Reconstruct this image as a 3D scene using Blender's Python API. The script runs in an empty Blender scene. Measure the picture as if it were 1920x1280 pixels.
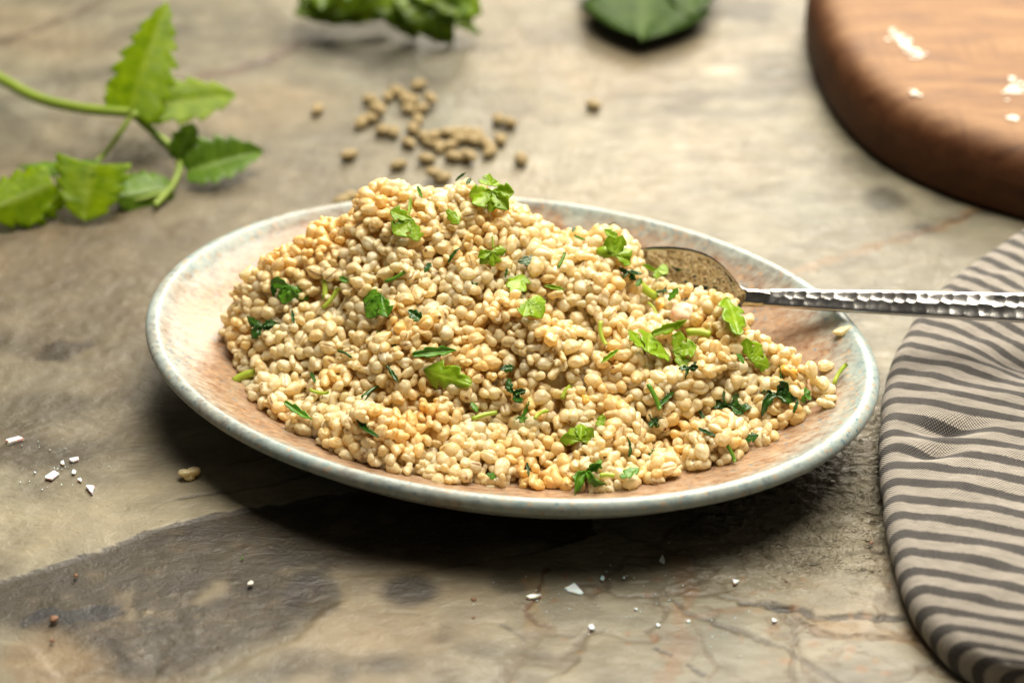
import bpy, bmesh, math, random
import numpy as np
from mathutils import Vector, Matrix

random.seed(7)
RNG = np.random.default_rng(11)
PI = math.pi
scene = bpy.context.scene
COL = scene.collection

# ------------------------------------------------------------------ camera, world, lamps, exposure
EL = math.radians(36.0)
CAM_D = 0.84
TGT = np.array([0.001, 0.012, 0.028])
CAM = TGT + CAM_D * np.array([0, -math.cos(EL), math.sin(EL)])
FWD = (TGT - CAM) / CAM_D
RIGHT = np.array([1.0, 0, 0])
UPV = np.cross(RIGHT, FWD)
FOC, SENS = 70.0, 36.0
PW, PH = 1920.0, 1280.0
KPX = FOC / SENS * PW

cam_data = bpy.data.cameras.new("camera")
cam_data.lens = FOC
cam_data.sensor_width = SENS
cam_data.clip_start = 0.01
cam_data.clip_end = 20
cam_data.dof.use_dof = True
cam_data.dof.focus_distance = 0.80
cam_data.dof.aperture_fstop = 4.9
cam = bpy.data.objects.new("camera", cam_data)
cam.location = CAM
cam.rotation_euler = (PI / 2 - EL, 0, 0)
COL.objects.link(cam)
scene.camera = cam

world = bpy.data.worlds.new("World")
scene.world = world
world.use_nodes = True
bg = world.node_tree.nodes["Background"]
bg.inputs[0].default_value = (1.0, 0.92, 0.82, 1)
bg.inputs[1].default_value = 0.065

def area_lamp(name, loc, aim, sx, sy, power, colour):
    d = bpy.data.lights.new(name, 'AREA')
    d.shape = 'RECTANGLE'
    d.size, d.size_y = sx, sy
    d.energy = power
    d.color = colour
    o = bpy.data.objects.new(name, d)
    o.location = loc
    o.rotation_euler = (Vector(aim) - Vector(loc)).to_track_quat('-Z', 'Y').to_euler()
    COL.objects.link(o)
    return o

area_lamp("window_light", (0.45, 1.85, 1.20), (0.0, 0.04, 0.0), 1.1, 0.95, 58, (1.0, 0.91, 0.77))
area_lamp("overhead_softbox", (0.22, 0.30, 1.22), (0.02, 0.03, 0.0), 0.95, 0.80, 41, (1.0, 0.92, 0.78))

scene.view_settings.view_transform = 'Standard'
scene.view_settings.look = 'None'
scene.view_settings.exposure = 0.03
scene.view_settings.gamma = 1.0

# ------------------------------------------------------------------ helpers
def unp(x, y, z):
    """the place at height z that the photograph shows at pixel x, y (1920 x 1280)"""
    d = FWD + (x - PW / 2) / KPX * RIGHT + (PH / 2 - y) / KPX * UPV
    return CAM + d * ((z - CAM[2]) / d[2])

def proj(p):
    p = np.asarray(p, float) - CAM
    d = p @ FWD
    return PW / 2 + KPX * (p @ RIGHT) / d, PH / 2 - KPX * (p @ UPV) / d, d

_perm = np.random.default_rng(3).permutation(256)
_perm = np.concatenate([_perm, _perm, _perm])
_g3 = np.random.default_rng(4).normal(size=(256, 3))
_g3 /= np.linalg.norm(_g3, axis=1)[:, None]

def noise3(x, y, z=0.0, seed=0):
    x, y, z = np.broadcast_arrays(np.asarray(x, float) + seed * 17.3, np.asarray(y, float) - seed * 9.1, np.asarray(z, float) + seed * 5.7)
    xi, yi, zi = np.floor(x).astype(int), np.floor(y).astype(int), np.floor(z).astype(int)
    xf, yf, zf = x - xi, y - yi, z - zi
    u, v, w = [t * t * t * (t * (t * 6 - 15) + 10) for t in (xf, yf, zf)]
    def g(i, j, k):
        h = _perm[_perm[_perm[(xi + i) & 255] + ((yi + j) & 255)] + ((zi + k) & 255)]
        gr = _g3[h]
        return gr[..., 0] * (xf - i) + gr[..., 1] * (yf - j) + gr[..., 2] * (zf - k)
    def L(a, b, t): return a + t * (b - a)
    return L(L(L(g(0,0,0), g(1,0,0), u), L(g(0,1,0), g(1,1,0), u), v),
             L(L(g(0,0,1), g(1,0,1), u), L(g(0,1,1), g(1,1,1), u), v), w)

def fbm(x, y, z=0.0, octs=4, seed=0):
    s, a, f = 0.0, 1.0, 1.0
    for k in range(octs):
        s = s + a * noise3(np.asarray(x) * f, np.asarray(y) * f, np.asarray(z) * f, seed + k)
        a *= 0.5; f *= 2.03
    return s

def sstep(a, b, x):
    t = np.clip((x - a) / (b - a), 0, 1)
    return t * t * (3 - 2 * t)

def mesh_from(name, verts, faces, smooth=True):
    me = bpy.data.meshes.new(name)
    verts = np.asarray(verts, np.float32)
    if isinstance(faces, np.ndarray):
        n, k = faces.shape
        me.vertices.add(len(verts)); me.vertices.foreach_set("co", verts.ravel())
        me.loops.add(n * k); me.loops.foreach_set("vertex_index", faces.astype(np.int32).ravel())
        me.polygons.add(n)
        me.polygons.foreach_set("loop_start", np.arange(0, n * k, k, dtype=np.int32))
        me.polygons.foreach_set("loop_total", np.full(n, k, np.int32))
        me.update(calc_edges=True)
    else:
        me.from_pydata(verts.tolist(), [], faces)
    if smooth:
        me.polygons.foreach_set("use_smooth", np.ones(len(me.polygons), bool))
    me.update()
    return me

def set_float(me, name, arr):
    a = me.attributes.new(name, 'FLOAT', 'POINT')
    a.data.foreach_set("value", np.asarray(arr, np.float32))

def set_vec(me, name, arr):
    a = me.attributes.new(name, 'FLOAT_VECTOR', 'POINT')
    a.data.foreach_set("vector", np.asarray(arr, np.float32).ravel())

def set_col(me, name, arr):
    a = me.attributes.new(name, 'FLOAT_COLOR', 'POINT')
    arr = np.asarray(arr, np.float32)
    a.data.foreach_set("color", np.c_[arr, np.ones(len(arr), np.float32)].ravel())

def tag(o, label=None, cat=None, group=None, kind=None):
    if label: o["label"] = label
    if cat: o["category"] = cat
    if group: o["group"] = group
    if kind: o["kind"] = kind
    return o

def link(name, me, mat, parent=None, loc=None):
    o = bpy.data.objects.new(name, me)
    if mat is not None and len(me.materials) == 0:
        me.materials.append(mat)
    if loc is not None: o.location = loc
    if parent is not None: o.parent = parent
    COL.objects.link(o)
    return o

def empty(name, loc=(0, 0, 0)):
    o = bpy.data.objects.new(name, None)
    o.location = loc
    o.empty_display_size = 0.01
    COL.objects.link(o)
    return o

def grid_faces(nu, nv, wrap_v=False):
    i, j = np.meshgrid(np.arange(nu - 1), np.arange(nv if wrap_v else nv - 1), indexing='ij')
    j2 = (j + 1) % nv
    return np.stack([i * nv + j, (i + 1) * nv + j, (i + 1) * nv + j2, i * nv + j2], -1).reshape(-1, 4)

class NT:
    """a tiny node-tree helper"""
    def __init__(self, name):
        self.m = bpy.data.materials.new(name)
        self.m.use_nodes = True
        self.t = self.m.node_tree
        self.t.nodes.clear()
        self.out = self.n('ShaderNodeOutputMaterial')
    def n(self, typ, **kw):
        nd = self.t.nodes.new(typ)
        for k, v in kw.items():
            if k.startswith('_'): setattr(nd, k[1:], v)
        return nd
    def l(self, a, b): self.t.links.new(a, b)
    def put(self, sock, v):
        if hasattr(v, 'is_output'): self.l(v, sock)
        else: sock.default_value = v
    def noise(self, vec, scale, detail=4, rough=0.55, dist=0.0):
        nd = self.n('ShaderNodeTexNoise')
        if vec is not None: self.l(vec, nd.inputs['Vector'])
        nd.inputs['Scale'].default_value = scale
        nd.inputs['Detail'].default_value = detail
        nd.inputs['Roughness'].default_value = rough
        nd.inputs['Distortion'].default_value = dist
        return nd.outputs['Fac']
    def ramp(self, fac, stops):
        nd = self.n('ShaderNodeValToRGB')
        el = nd.color_ramp.elements
        while len(el) < len(stops): el.new(0.5)
        for e, (p, c) in zip(el, stops):
            e.position = p
            e.color = c if len(c) == 4 else (*c, 1)
        self.l(fac, nd.inputs[0])
        return nd.outputs[0]
    def rmap(self, fac, a, b, c=0.0, d=1.0):
        nd = self.n('ShaderNodeMapRange')
        self.put(nd.inputs[0], fac)
        for i, v in enumerate((a, b, c, d)): nd.inputs[i + 1].default_value = v
        return nd.outputs[0]
    def mix(self, fac, a, b, blend='MIX'):
        nd = self.n('ShaderNodeMix', _data_type='RGBA', _blend_type=blend)
        self.put(nd.inputs[0], fac); self.put(nd.inputs[6], a); self.put(nd.inputs[7], b)
        return nd.outputs[2]
    def math(self, op, a, b=0.0):
        nd = self.n('ShaderNodeMath', _operation=op)
        self.put(nd.inputs[0], a); self.put(nd.inputs[1], b)
        return nd.outputs[0]
    def attr(self, name, out='Fac'):
        nd = self.n('ShaderNodeAttribute', _attribute_name=name)
        return nd.outputs[out]
    def scale(self, vec, s):
        nd = self.n('ShaderNodeMapping')
        self.l(vec, nd.inputs[0]); nd.inputs['Scale'].default_value = s
        return nd.outputs[0]
    def obj(self): return self.n('ShaderNodeTexCoord').outputs['Object']
    def pos(self): return self.n('ShaderNodeNewGeometry').outputs['Position']
    def bump(self, h, strength, dist, normal=None):
        nd = self.n('ShaderNodeBump')
        nd.inputs['Strength'].default_value = strength
        nd.inputs['Distance'].default_value = dist
        self.l(h, nd.inputs['Height'])
        if normal is not None: self.l(normal, nd.inputs['Normal'])
        return nd.outputs[0]
    def bsdf(self, col, rough=0.5, normal=None, **kw):
        b = self.n('ShaderNodeBsdfPrincipled')
        self.put(b.inputs['Base Color'], col if not isinstance(col, tuple) else (*col[:3], 1))
        self.put(b.inputs['Roughness'], rough)
        if normal is not None: self.l(normal, b.inputs['Normal'])
        for k, v in kw.items():
            self.put(b.inputs[k.replace('_', ' ')], v)
        return b.outputs[0]
    def done(self, shader):
        self.l(shader, self.out.inputs[0])
        return self.m

# ------------------------------------------------------------------ materials
def mat_table():
    t = NT("weathered_slate")
    p = t.pos()
    fine = t.noise(p, 900, 5, 0.65)
    mid = t.noise(t.scale(p, (60, 150, 60)), 1.0, 6, 0.6, 0.6)
    c = t.attr("tint", 'Color')
    c = t.mix(t.rmap(mid, 0.35, 0.75, 0.0, 0.35), c, t.mix(1.0, c, (0.62, 0.56, 0.48, 1), 'MULTIPLY'))
    c = t.mix(t.rmap(fine, 0.3, 0.7, 0.0, 0.3), c, t.mix(1.0, c, (0.66, 0.62, 0.56, 1), 'MULTIPLY'))
    speck = t.noise(p, 420, 2, 0.5)
    c = t.mix(t.rmap(speck, 0.68, 0.74, 0.0, 0.5), c, (0.13, 0.10, 0.07, 1))
    cleft = t.attr("cleft")
    h1 = t.noise(t.scale(p, (110, 230, 110)), 1.0, 7, 0.62, 0.8)
    h2 = t.noise(p, 700, 4, 0.6)
    n1 = t.bump(h1, 0.34, 0.0022)
    n2 = t.bump(h2, 0.25, 0.0006, n1)
    hc = t.math('FRACT', t.math('MULTIPLY', t.noise(t.scale(p, (52, 150, 60)), 1.0, 4, 0.6, 0.7), 9.0))
    nb = t.n('ShaderNodeBump')
    nb.inputs['Distance'].default_value = 0.0012
    t.l(t.math('MULTIPLY', cleft, 0.8), nb.inputs['Strength'])
    t.l(hc, nb.inputs['Height']); t.l(n2, nb.inputs['Normal'])
    r = t.rmap(mid, 0.3, 0.7, 0.36, 0.56)
    return t.done(t.bsdf(c, r, nb.outputs[0], Specular_IOR_Level=0.45))

def mat_plate():
    t = NT("speckled_stoneware_glaze")
    p = t.obj()
    rho = t.attr("rho")
    big = t.noise(p, 22, 5, 0.6, 0.5)
    streak = t.noise(t.scale(p, (190, 330, 190)), 1.0, 5, 0.7, 0.2)
    wob = t.math('ADD', rho, t.math('ADD', t.math('MULTIPLY', t.math('SUBTRACT', big, 0.5), 0.26), t.math('MULTIPLY', t.math('SUBTRACT', streak, 0.5), 0.16)))
    terra = t.mix(t.rmap(streak, 0.35, 0.68), (0.23, 0.125, 0.072, 1), (0.39, 0.285, 0.185, 1))
    cela = t.mix(t.rmap(streak, 0.3, 0.7), (0.19, 0.29, 0.31, 1), (0.40, 0.42, 0.37, 1))
    c = t.mix(t.rmap(wob, 0.90, 1.01), terra, cela)
    v = t.n('ShaderNodeTexVoronoi')
    t.l(p, v.inputs['Vector']); v.inputs['Scale'].default_value = 330
    sp = t.noise(p, 75, 3, 0.5)
    dots = t.math('MULTIPLY', t.rmap(v.outputs['Distance'], 0.20, 0.30, 1, 0), t.rmap(sp, 0.50, 0.58))
    c = t.mix(t.math('MULTIPLY', dots, 0.75), c, (0.10, 0.19, 0.24, 1))
    v2 = t.n('ShaderNodeTexVoronoi')
    t.l(p, v2.inputs['Vector']); v2.inputs['Scale'].default_value = 260
    dots2 = t.math('MULTIPLY', t.rmap(v2.outputs['Distance'], 0.22, 0.36, 1, 0), t.rmap(t.noise(p, 45, 3, 0.5), 0.42, 0.55))
    c = t.mix(t.math('MULTIPLY', dots2, 0.42), c, (0.52, 0.29, 0.13, 1))
    foot = t.attr("raw_clay")
    c = t.mix(foot, c, (0.30, 0.20, 0.13, 1))
    nrm = t.bump(streak, 0.22, 0.0012, t.bump(t.noise(p, 500, 3), 0.10, 0.0006))
    return t.done(t.bsdf(c, t.rmap(streak, 0.3, 0.7, 0.22, 0.46), nrm, Specular_IOR_Level=0.5))

def mat_grain():
    t = NT("cooked_barley")
    p = t.pos()
    clump = t.noise(p, 42, 3, 0.55)
    tone = t.attr("tone")
    c = t.ramp(clump, [(0.28, (0.96, 0.87, 0.61)), (0.47, (0.96, 0.82, 0.49)), (0.66, (0.95, 0.70, 0.27))])
    c = t.mix(t.rmap(tone, 0.0, 0.5, 0.5, 0.0), c, (0.96, 0.90, 0.70, 1))      # milky pale grains
    c = t.mix(t.rmap(tone, 0.80, 1.0, 0.0, 0.5), c, (0.92, 0.74, 0.38, 1))      # golden, more toasted ones
    cr = t.attr("crease")
    n = t.noise(p, 260, 2)
    c = t.mix(t.math('MULTIPLY', cr, t.rmap(n, 0.30, 0.50)), c, (0.26, 0.11, 0.035, 1))
    nrm = t.bump(t.noise(p, 480, 4, 0.65), 0.38, 0.0010)
    b = t.bsdf(c, t.rmap(t.noise(p, 300, 2), 0.35, 0.65, 0.22, 0.38), nrm, Specular_IOR_Level=0.5,
               Subsurface_Weight=0.35, Subsurface_Scale=0.0018, Coat_Weight=0.45, Coat_Roughness=0.10)
    b.node.inputs['Subsurface Radius'].default_value = (1.0, 0.80, 0.50)
    tr = t.n('ShaderNodeBsdfTranslucent')
    t.l(t.mix(1.0, c, (1.0, 0.96, 0.82, 1), 'MULTIPLY'), tr.inputs[0])
    mx = t.n('ShaderNodeMixShader')
    mx.inputs[0].default_value = 0.42
    t.l(b, mx.inputs[1]); t.l(tr.outputs[0], mx.inputs[2])
    return t.done(mx.outputs[0])

def mat_leaf(name, dark, light, vein, rough=0.34, trans=0.38, spec=0.5):
    t = NT(name)
    p = t.obj()
    f = t.noise(p, 160, 4, 0.6)
    c = t.mix(t.rmap(f, 0.3, 0.7), (*dark, 1), (*light, 1))
    c = t.mix(t.math('MULTIPLY', t.attr("vein"), 0.55), c, (*vein, 1))
    nrm = t.bump(t.math('ADD', t.noise(p, 420, 3, 0.6), t.math('MULTIPLY', t.attr("vein"), -0.6)), 0.3, 0.0006)
    b = t.bsdf(c, rough, nrm, Specular_IOR_Level=spec)
    tr = t.n('ShaderNodeBsdfTranslucent')
    t.l(t.mix(1.0, c, (1.5, 1.35, 0.45, 1), 'MULTIPLY'), tr.inputs[0])
    t.l(nrm, tr.inputs['Normal'])
    mx = t.n('ShaderNodeMixShader')
    mx.inputs[0].default_value = trans
    t.l(b, mx.inputs[1]); t.l(tr.outputs[0], mx.inputs[2])
    return t.done(mx.outputs[0])

def mat_cloth():
    t = NT("striped_linen")
    uv = t.attr("weave_uv", 'Vector')
    sep = t.n('ShaderNodeSeparateXYZ'); t.l(uv, sep.inputs[0])
    s, v = sep.outputs[0], sep.outputs[1]
    per = 0.0104
    def wave(x, period, ph=0.0):
        return t.math('SINE', t.math('ADD', t.math('MULTIPLY', x, 2 * PI / period), ph))
    wob = t.math('MULTIPLY', t.math('SUBTRACT', t.noise(uv, 800, 4, 0.7), 0.5), 0.0022)
    st = t.rmap(wave(t.math('ADD', s, wob), per), 0.02, 0.30)
    th = 0.00125
    a, b = wave(s, th), wave(v, th)
    tw = wave(t.math('ADD', s, v), th * 2)            # twill-like crossing of the light and dark threads
    irr = t.noise(t.scale(uv, (900, 160, 1)), 1.0, 3, 0.6)
    irr2 = t.noise(t.scale(uv, (160, 900, 1)), 1.0, 3, 0.6)
    cream = t.mix(t.rmap(irr, 0.3, 0.7), (0.39, 0.35, 0.30, 1), (0.60, 0.545, 0.475, 1))
    dark = t.mix(t.rmap(irr2, 0.3, 0.7), (0.018, 0.018, 0.021, 1), (0.060, 0.058, 0.062, 1))
    darkw = t.mix(t.rmap(t.math('MULTIPLY', a, b), 0.0, 0.7, 0.0, 0.4), dark, (0.42, 0.38, 0.33, 1))
    c = t.mix(st, cream, darkw)
    c = t.mix(t.rmap(t.math('MULTIPLY', a, b), -0.9, -0.2, 0.5, 0.0), c, (0.18, 0.15, 0.12, 1))
    h = t.math('ADD', t.math('MULTIPLY', a, b), t.math('MULTIPLY', irr, 0.7))
    nrm = t.bump(h, 0.9, 0.0006)
    return t.done(t.bsdf(c, 0.88, nrm, Specular_IOR_Level=0.15, Sheen_Weight=0.25, Sheen_Roughness=0.4))

def mat_steel():
    t = NT("hammered_steel")
    p = t.obj()
    n = t.noise(t.scale(p, (60, 900, 900)), 1.0, 3, 0.6)
    nrm = t.bump(n, 0.05, 0.0003)
    return t.done(t.bsdf((0.50, 0.485, 0.465), t.rmap(t.noise(p, 200, 3), 0.3, 0.7, 0.13, 0.23), nrm, Metallic=1.0))

def mat_bowl():
    t = NT("bowl_steel_dark_reflection")
    n = t.noise(t.obj(), 120, 4, 0.6)
    c = t.mix(t.rmap(n, 0.3, 0.7), (0.32, 0.30, 0.27, 1), (0.46, 0.44, 0.40, 1))  # same steel as the handle, darkened to stand in for dark reflections
    return t.done(t.bsdf(c, t.rmap(n, 0.3, 0.7, 0.09, 0.16), Metallic=1.0))

def mat_wood():
    t = NT("oiled_board_wood")
    p = t.obj()
    g = t.noise(t.scale(p, (22, 110, 90)), 1.0, 7, 0.7, 0.5)
    ring = t.noise(t.scale(p, (4, 20, 30)), 1.0, 3, 0.5, 2.0)
    c = t.ramp(g, [(0.3, (0.12, 0.058, 0.028)), (0.50, (0.24, 0.132, 0.064)), (0.70, (0.34, 0.21, 0.112))])
    c = t.mix(t.rmap(ring, 0.4, 0.62, 0, 0.18), c, (0.12, 0.055, 0.028, 1))
    hatch = t.math('MAXIMUM', t.noise(t.scale(p, (25, 700, 1)), 1.0, 2, 0.5), t.noise(t.scale(p, (600, 30, 1)), 1.0, 2, 0.5))
    c = t.mix(t.rmap(hatch, 0.58, 0.72, 0, 0.4), c, (0.15, 0.075, 0.04, 1))
    cut = t.noise(t.scale(p, (160, 14, 1)), 1.0, 2, 0.5)
    c = t.mix(t.rmap(cut, 0.62, 0.70, 0, 0.35), c, (0.13, 0.07, 0.04, 1))
    c = t.mix(t.attr("side"), c, t.mix(1.0, c, (0.30, 0.20, 0.15, 1), 'MULTIPLY'))  # board side: darker end grain plus shade put into the colour
    nrm = t.bump(g, 0.2, 0.0012)
    return t.done(t.bsdf(c, t.rmap(g, 0.3, 0.7, 0.52, 0.7), nrm, Specular_IOR_Level=0.18))

def mat_simple(name, c1, c2, scale=300, rough=0.5, bump=0.3, **kw):
    t = NT(name)
    p = t.obj()
    f = t.noise(p, scale, 4, 0.6)
    c = t.mix(t.rmap(f, 0.32, 0.68), (*c1, 1), (*c2, 1))
    return t.done(t.bsdf(c, rough, t.bump(f, bump, 0.0008), **kw))

M_TABLE = mat_table()
M_PLATE = mat_plate()
M_GRAIN = mat_grain()
M_CLOTH = mat_cloth()
M_STEEL = mat_steel()
M_BOWL = mat_bowl()
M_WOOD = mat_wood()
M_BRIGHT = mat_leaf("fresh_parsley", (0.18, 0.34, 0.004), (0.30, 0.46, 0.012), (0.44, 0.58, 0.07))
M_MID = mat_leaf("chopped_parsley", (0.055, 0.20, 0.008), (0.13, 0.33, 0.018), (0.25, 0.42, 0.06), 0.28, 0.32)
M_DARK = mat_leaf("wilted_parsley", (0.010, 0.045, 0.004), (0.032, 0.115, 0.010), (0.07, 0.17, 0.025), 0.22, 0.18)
M_STALK = mat_leaf("cut_parsley_stalk", (0.30, 0.46, 0.02), (0.50, 0.60, 0.07), (0.55, 0.66, 0.14), 0.3, 0.3)
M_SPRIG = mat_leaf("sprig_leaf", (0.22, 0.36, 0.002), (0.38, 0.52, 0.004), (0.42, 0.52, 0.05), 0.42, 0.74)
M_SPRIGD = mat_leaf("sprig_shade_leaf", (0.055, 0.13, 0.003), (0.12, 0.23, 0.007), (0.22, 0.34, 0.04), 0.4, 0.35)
M_STEM = mat_leaf("sprig_stem", (0.16, 0.26, 0.02), (0.27, 0.36, 0.04), (0.3, 0.4, 0.08), 0.42, 0.2)
M_BUNCH = mat_leaf("bunch_leaf", (0.03, 0.09, 0.002), (0.24, 0.36, 0.005), (0.20, 0.33, 0.03), 0.4, 0.4)
M_BLUELEAF = mat_leaf("broad_leaf", (0.014, 0.034, 0.003), (0.036, 0.075, 0.008), (0.07, 0.12, 0.02), 0.6, 0.12, 0.15)
M_SEED = mat_simple("hulled_seed", (0.17, 0.12, 0.05), (0.42, 0.32, 0.15), 260, 0.5, 0.4, Specular_IOR_Level=0.4)
M_SALT = mat_simple("sea_salt", (0.78, 0.77, 0.80), (0.88, 0.87, 0.88), 500, 0.3, 0.4, Subsurface_Weight=0.6, Subsurface_Scale=0.003)
M_CRUMB = mat_simple("brown_crumb", (0.10, 0.045, 0.02), (0.24, 0.11, 0.05), 500, 0.6, 0.4)
M_ONION = mat_simple("cooked_onion", (0.66, 0.45, 0.30), (0.76, 0.57, 0.40), 120, 0.3, 0.2, Subsurface_Weight=0.8, Subsurface_Scale=0.004)
M_PEPPER = mat_simple("yellow_vegetable", (0.66, 0.36, 0.05), (0.78, 0.48, 0.09), 160, 0.3, 0.2, Subsurface_Weight=0.6, Subsurface_Scale=0.003)
M_FLOUR = mat_simple("dry_flour", (0.72, 0.66, 0.57), (0.82, 0.77, 0.69), 400, 0.9, 0.6)

# ------------------------------------------------------------------ table slab
def seg_dist(X, Y, line):
    """distance of every point to a polyline given in photograph pixels on the table, and the side-free parameter"""
    P = [unp(a, b, 0)[:2] for a, b in line]
    best = np.full(X.shape, 9.0)
    for (x0, y0), (x1, y1) in zip(P[:-1], P[1:]):
        dx, dy = x1 - x0, y1 - y0
        tt = np.clip(((X - x0) * dx + (Y - y0) * dy) / (dx * dx + dy * dy), 0, 1)
        best = np.minimum(best, np.hypot(X - x0 - tt * dx, Y - y0 - tt * dy))
    return best

def in_poly(X, Y, poly):
    P = [unp(a, b, 0)[:2] for a, b in poly]
    inside = np.zeros(X.shape, bool)
    for (x0, y0), (x1, y1) in zip(P, P[1:] + P[:1]):
        c = (y0 > Y) != (y1 > Y)
        inside ^= c & (X < (x1 - x0) * (Y - y0) / (y1 - y0 + 1e-12) + x0)
    return inside

def spot(X, Y, px, py, rx, ry, soft=0.35, wob=0.25, seed=0):
    """a soft stain, worked out only on the patch of table it covers"""
    c = unp(px, py, 0)
    k = KPX / np.dot(c - CAM, FWD)
    ax, ay = rx / k, ry / k / math.sin(EL)
    out = np.zeros(X.shape)
    m = (1 + soft + wob * 1.2)
    i0, i1 = np.searchsorted(X[:, 0], (c[0] - ax * m, c[0] + ax * m))
    j0, j1 = np.searchsorted(Y[0], (c[1] - ay * m, c[1] + ay * m))
    if i1 <= i0 or j1 <= j0: return out
    x, y = X[i0:i1, j0:j1], Y[i0:i1, j0:j1]
    r = np.hypot((x - c[0]) / ax, (y - c[1]) / ay) + wob * fbm(x * 55, y * 55, 0.3, 3, seed + 20)
    out[i0:i1, j0:j1] = 1 - sstep(1 - soft, 1 + soft, r)
    return out

def build_table():
    def axis(lo, hi, a, b, coarse, fine, lo2, hi2):
        pts = [lo]
        while pts[-1] < hi:
            pts.append(pts[-1] + (fine if a < pts[-1] < b else coarse))
        left, right = [lo], [pts[-1]]
        s = coarse
        while left[-1] > lo2:
            s *= 1.25; left.append(left[-1] - s)
        s = coarse
        while right[-1] < hi2:
            s *= 1.25; right.append(right[-1] + s)
        return np.array(left[:0:-1] + pts + right[1:])
    xs = axis(-0.36, 0.36, -0.03, 0.205, 0.0018, 0.0009, -1.0, 1.0)
    ys = axis(-0.20, 0.47, -0.165, 0.0, 0.0021, 0.00085, -0.9, 1.1)
    X, Y = np.meshgrid(xs, ys, indexing='ij')
    wx = X + 0.006 * fbm(X * 30, Y * 30, 1.1, 3, 1)
    wy = Y + 0.006 * fbm(X * 30, Y * 30, 2.2, 3, 2)
    n_big = fbm(wx * 7, wy * 9, 0.5, 4, 3)
    n_mid = fbm(wx * 26, wy * 34, 0.7, 5, 4)
    n_str = fbm(wx * 20 + wy * 14, wy * 95 - wx * 20, 0.9, 4, 5)
    n_fin = fbm(X * 130, Y * 150, 0.2, 3, 6)
    base = np.zeros(X.shape + (3,)) + np.array([0.365, 0.335, 0.25])
    def lay(mask, colour):
        nonlocal base
        base = base * (1 - mask[..., None]) + np.array(colour) * mask[..., None]
    lay(sstep(0.0, 0.5, n_big) * 0.7, (0.38, 0.30, 0.20))
    lay(sstep(0.05, 0.55, fbm(wx * 10, wy * 11, 4.0, 3, 7)) * 0.8, (0.36, 0.36, 0.30))
    lay(sstep(0.0, 0.55, -n_mid) * 0.6, (0.20, 0.165, 0.12))
    lay(sstep(0.1, 0.6, n_str) * 0.45, (0.50, 0.45, 0.35))
    lay(sstep(0.15, 0.6, -n_str) * 0.35, (0.17, 0.14, 0.10))
    # broad brown mottling on the left half
    left = sstep(0.02, -0.16, X) * sstep(0.34, 0.15, Y) * sstep(-0.055, -0.02, Y)
    lay(left * sstep(-0.15, 0.45, n_mid + 0.5 * n_big) * 0.78, (0.15, 0.115, 0.075))
    lay(left * 0.5, (0.27, 0.215, 0.145))  # even darkening of the left: falloff of light put into the colour
    # thin lower layer of stone in the foreground on the left
    slab = [(-300, 1175), (0, 1085), (120, 1050), (240, 1008), (300, 984), (400, 962), (520, 942), (700, 915), (900, 905), (1100, 935), (1120, 1000),
            (1000, 1035), (860, 1060), (760, 1075), (650, 1080), (655, 1120), (600, 1150), (560, 1200), (480, 1225), (400, 1275), (280, 1300), (120, 1290), (60, 1210), (-60, 1190), (-300, 1260)]
    ex, ey = 0.0022 * fbm(X * 120, Y * 120, 3.3, 3, 8), 0.0022 * fbm(X * 120, Y * 120, 5.3, 3, 9)
    ins = in_poly(X + ex, Y + ey, slab)
    edge_d = seg_dist(X, Y, slab + slab[:1])
    low_edge = seg_dist(X, Y, slab[11:])
    hard = np.where(ins, 1.0, 0.0)
    soft = np.where(ins, sstep(-0.001, 0.012, low_edge + 0.006 * n_mid), 0)
    slabm = hard * soft
    lay(slabm * 0.96, (0.078, 0.060, 0.037))
    lay(slabm * sstep(0.05, 0.5, n_fin + n_mid * 0.7) * 0.6, (0.185, 0.142, 0.088))
    lay(slabm * sstep(0.1, 0.6, -n_mid) * 0.6, (0.075, 0.064, 0.048))
    for poly in ([(345, 1135), (360, 1105), (395, 1072), (430, 1068), (450, 1090), (430, 1120), (380, 1140), (330, 1150)],
                 [(205, 1115), (240, 1085), (280, 1062), (268, 1090), (262, 1130), (262, 1165), (225, 1165), (235, 1140)],
                 [(480, 1075), (520, 1050), (600, 1035), (640, 1045), (600, 1075), (540, 1085)]):
        d = seg_dist(X, Y, poly + poly[:1])
        mk = np.where(in_poly(X + ex * 3.5, Y + ey * 3.5, poly), sstep(0.0, 0.008, d + 0.004 * n_mid), 0)
        lay(mk * (0.8 + 0.2 * sstep(-.35, .35, n_fin + n_mid)), (0.42, 0.35, 0.235))
    # dark flat stain with a torn outline inside that layer
    dk = [(40, 1160), (70, 1140), (95, 1132), (120, 1145), (180, 1132), (225, 1128), (228, 1150), (190, 1160), (130, 1168), (80, 1180), (45, 1178)]
    lay(np.where(in_poly(X + ex, Y + ey, dk), 0.9, 0.0), (0.030, 0.027, 0.022))
    lay(spot(X, Y, 90, 1245, 95, 45, 0.5, 0.6, 3) * 0.85, (0.40, 0.29, 0.17))
    lay(spot(X, Y, 250, 1290, 160, 20, 0.4, 0.5, 8) * 0.5, (0.36, 0.27, 0.17))
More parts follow.
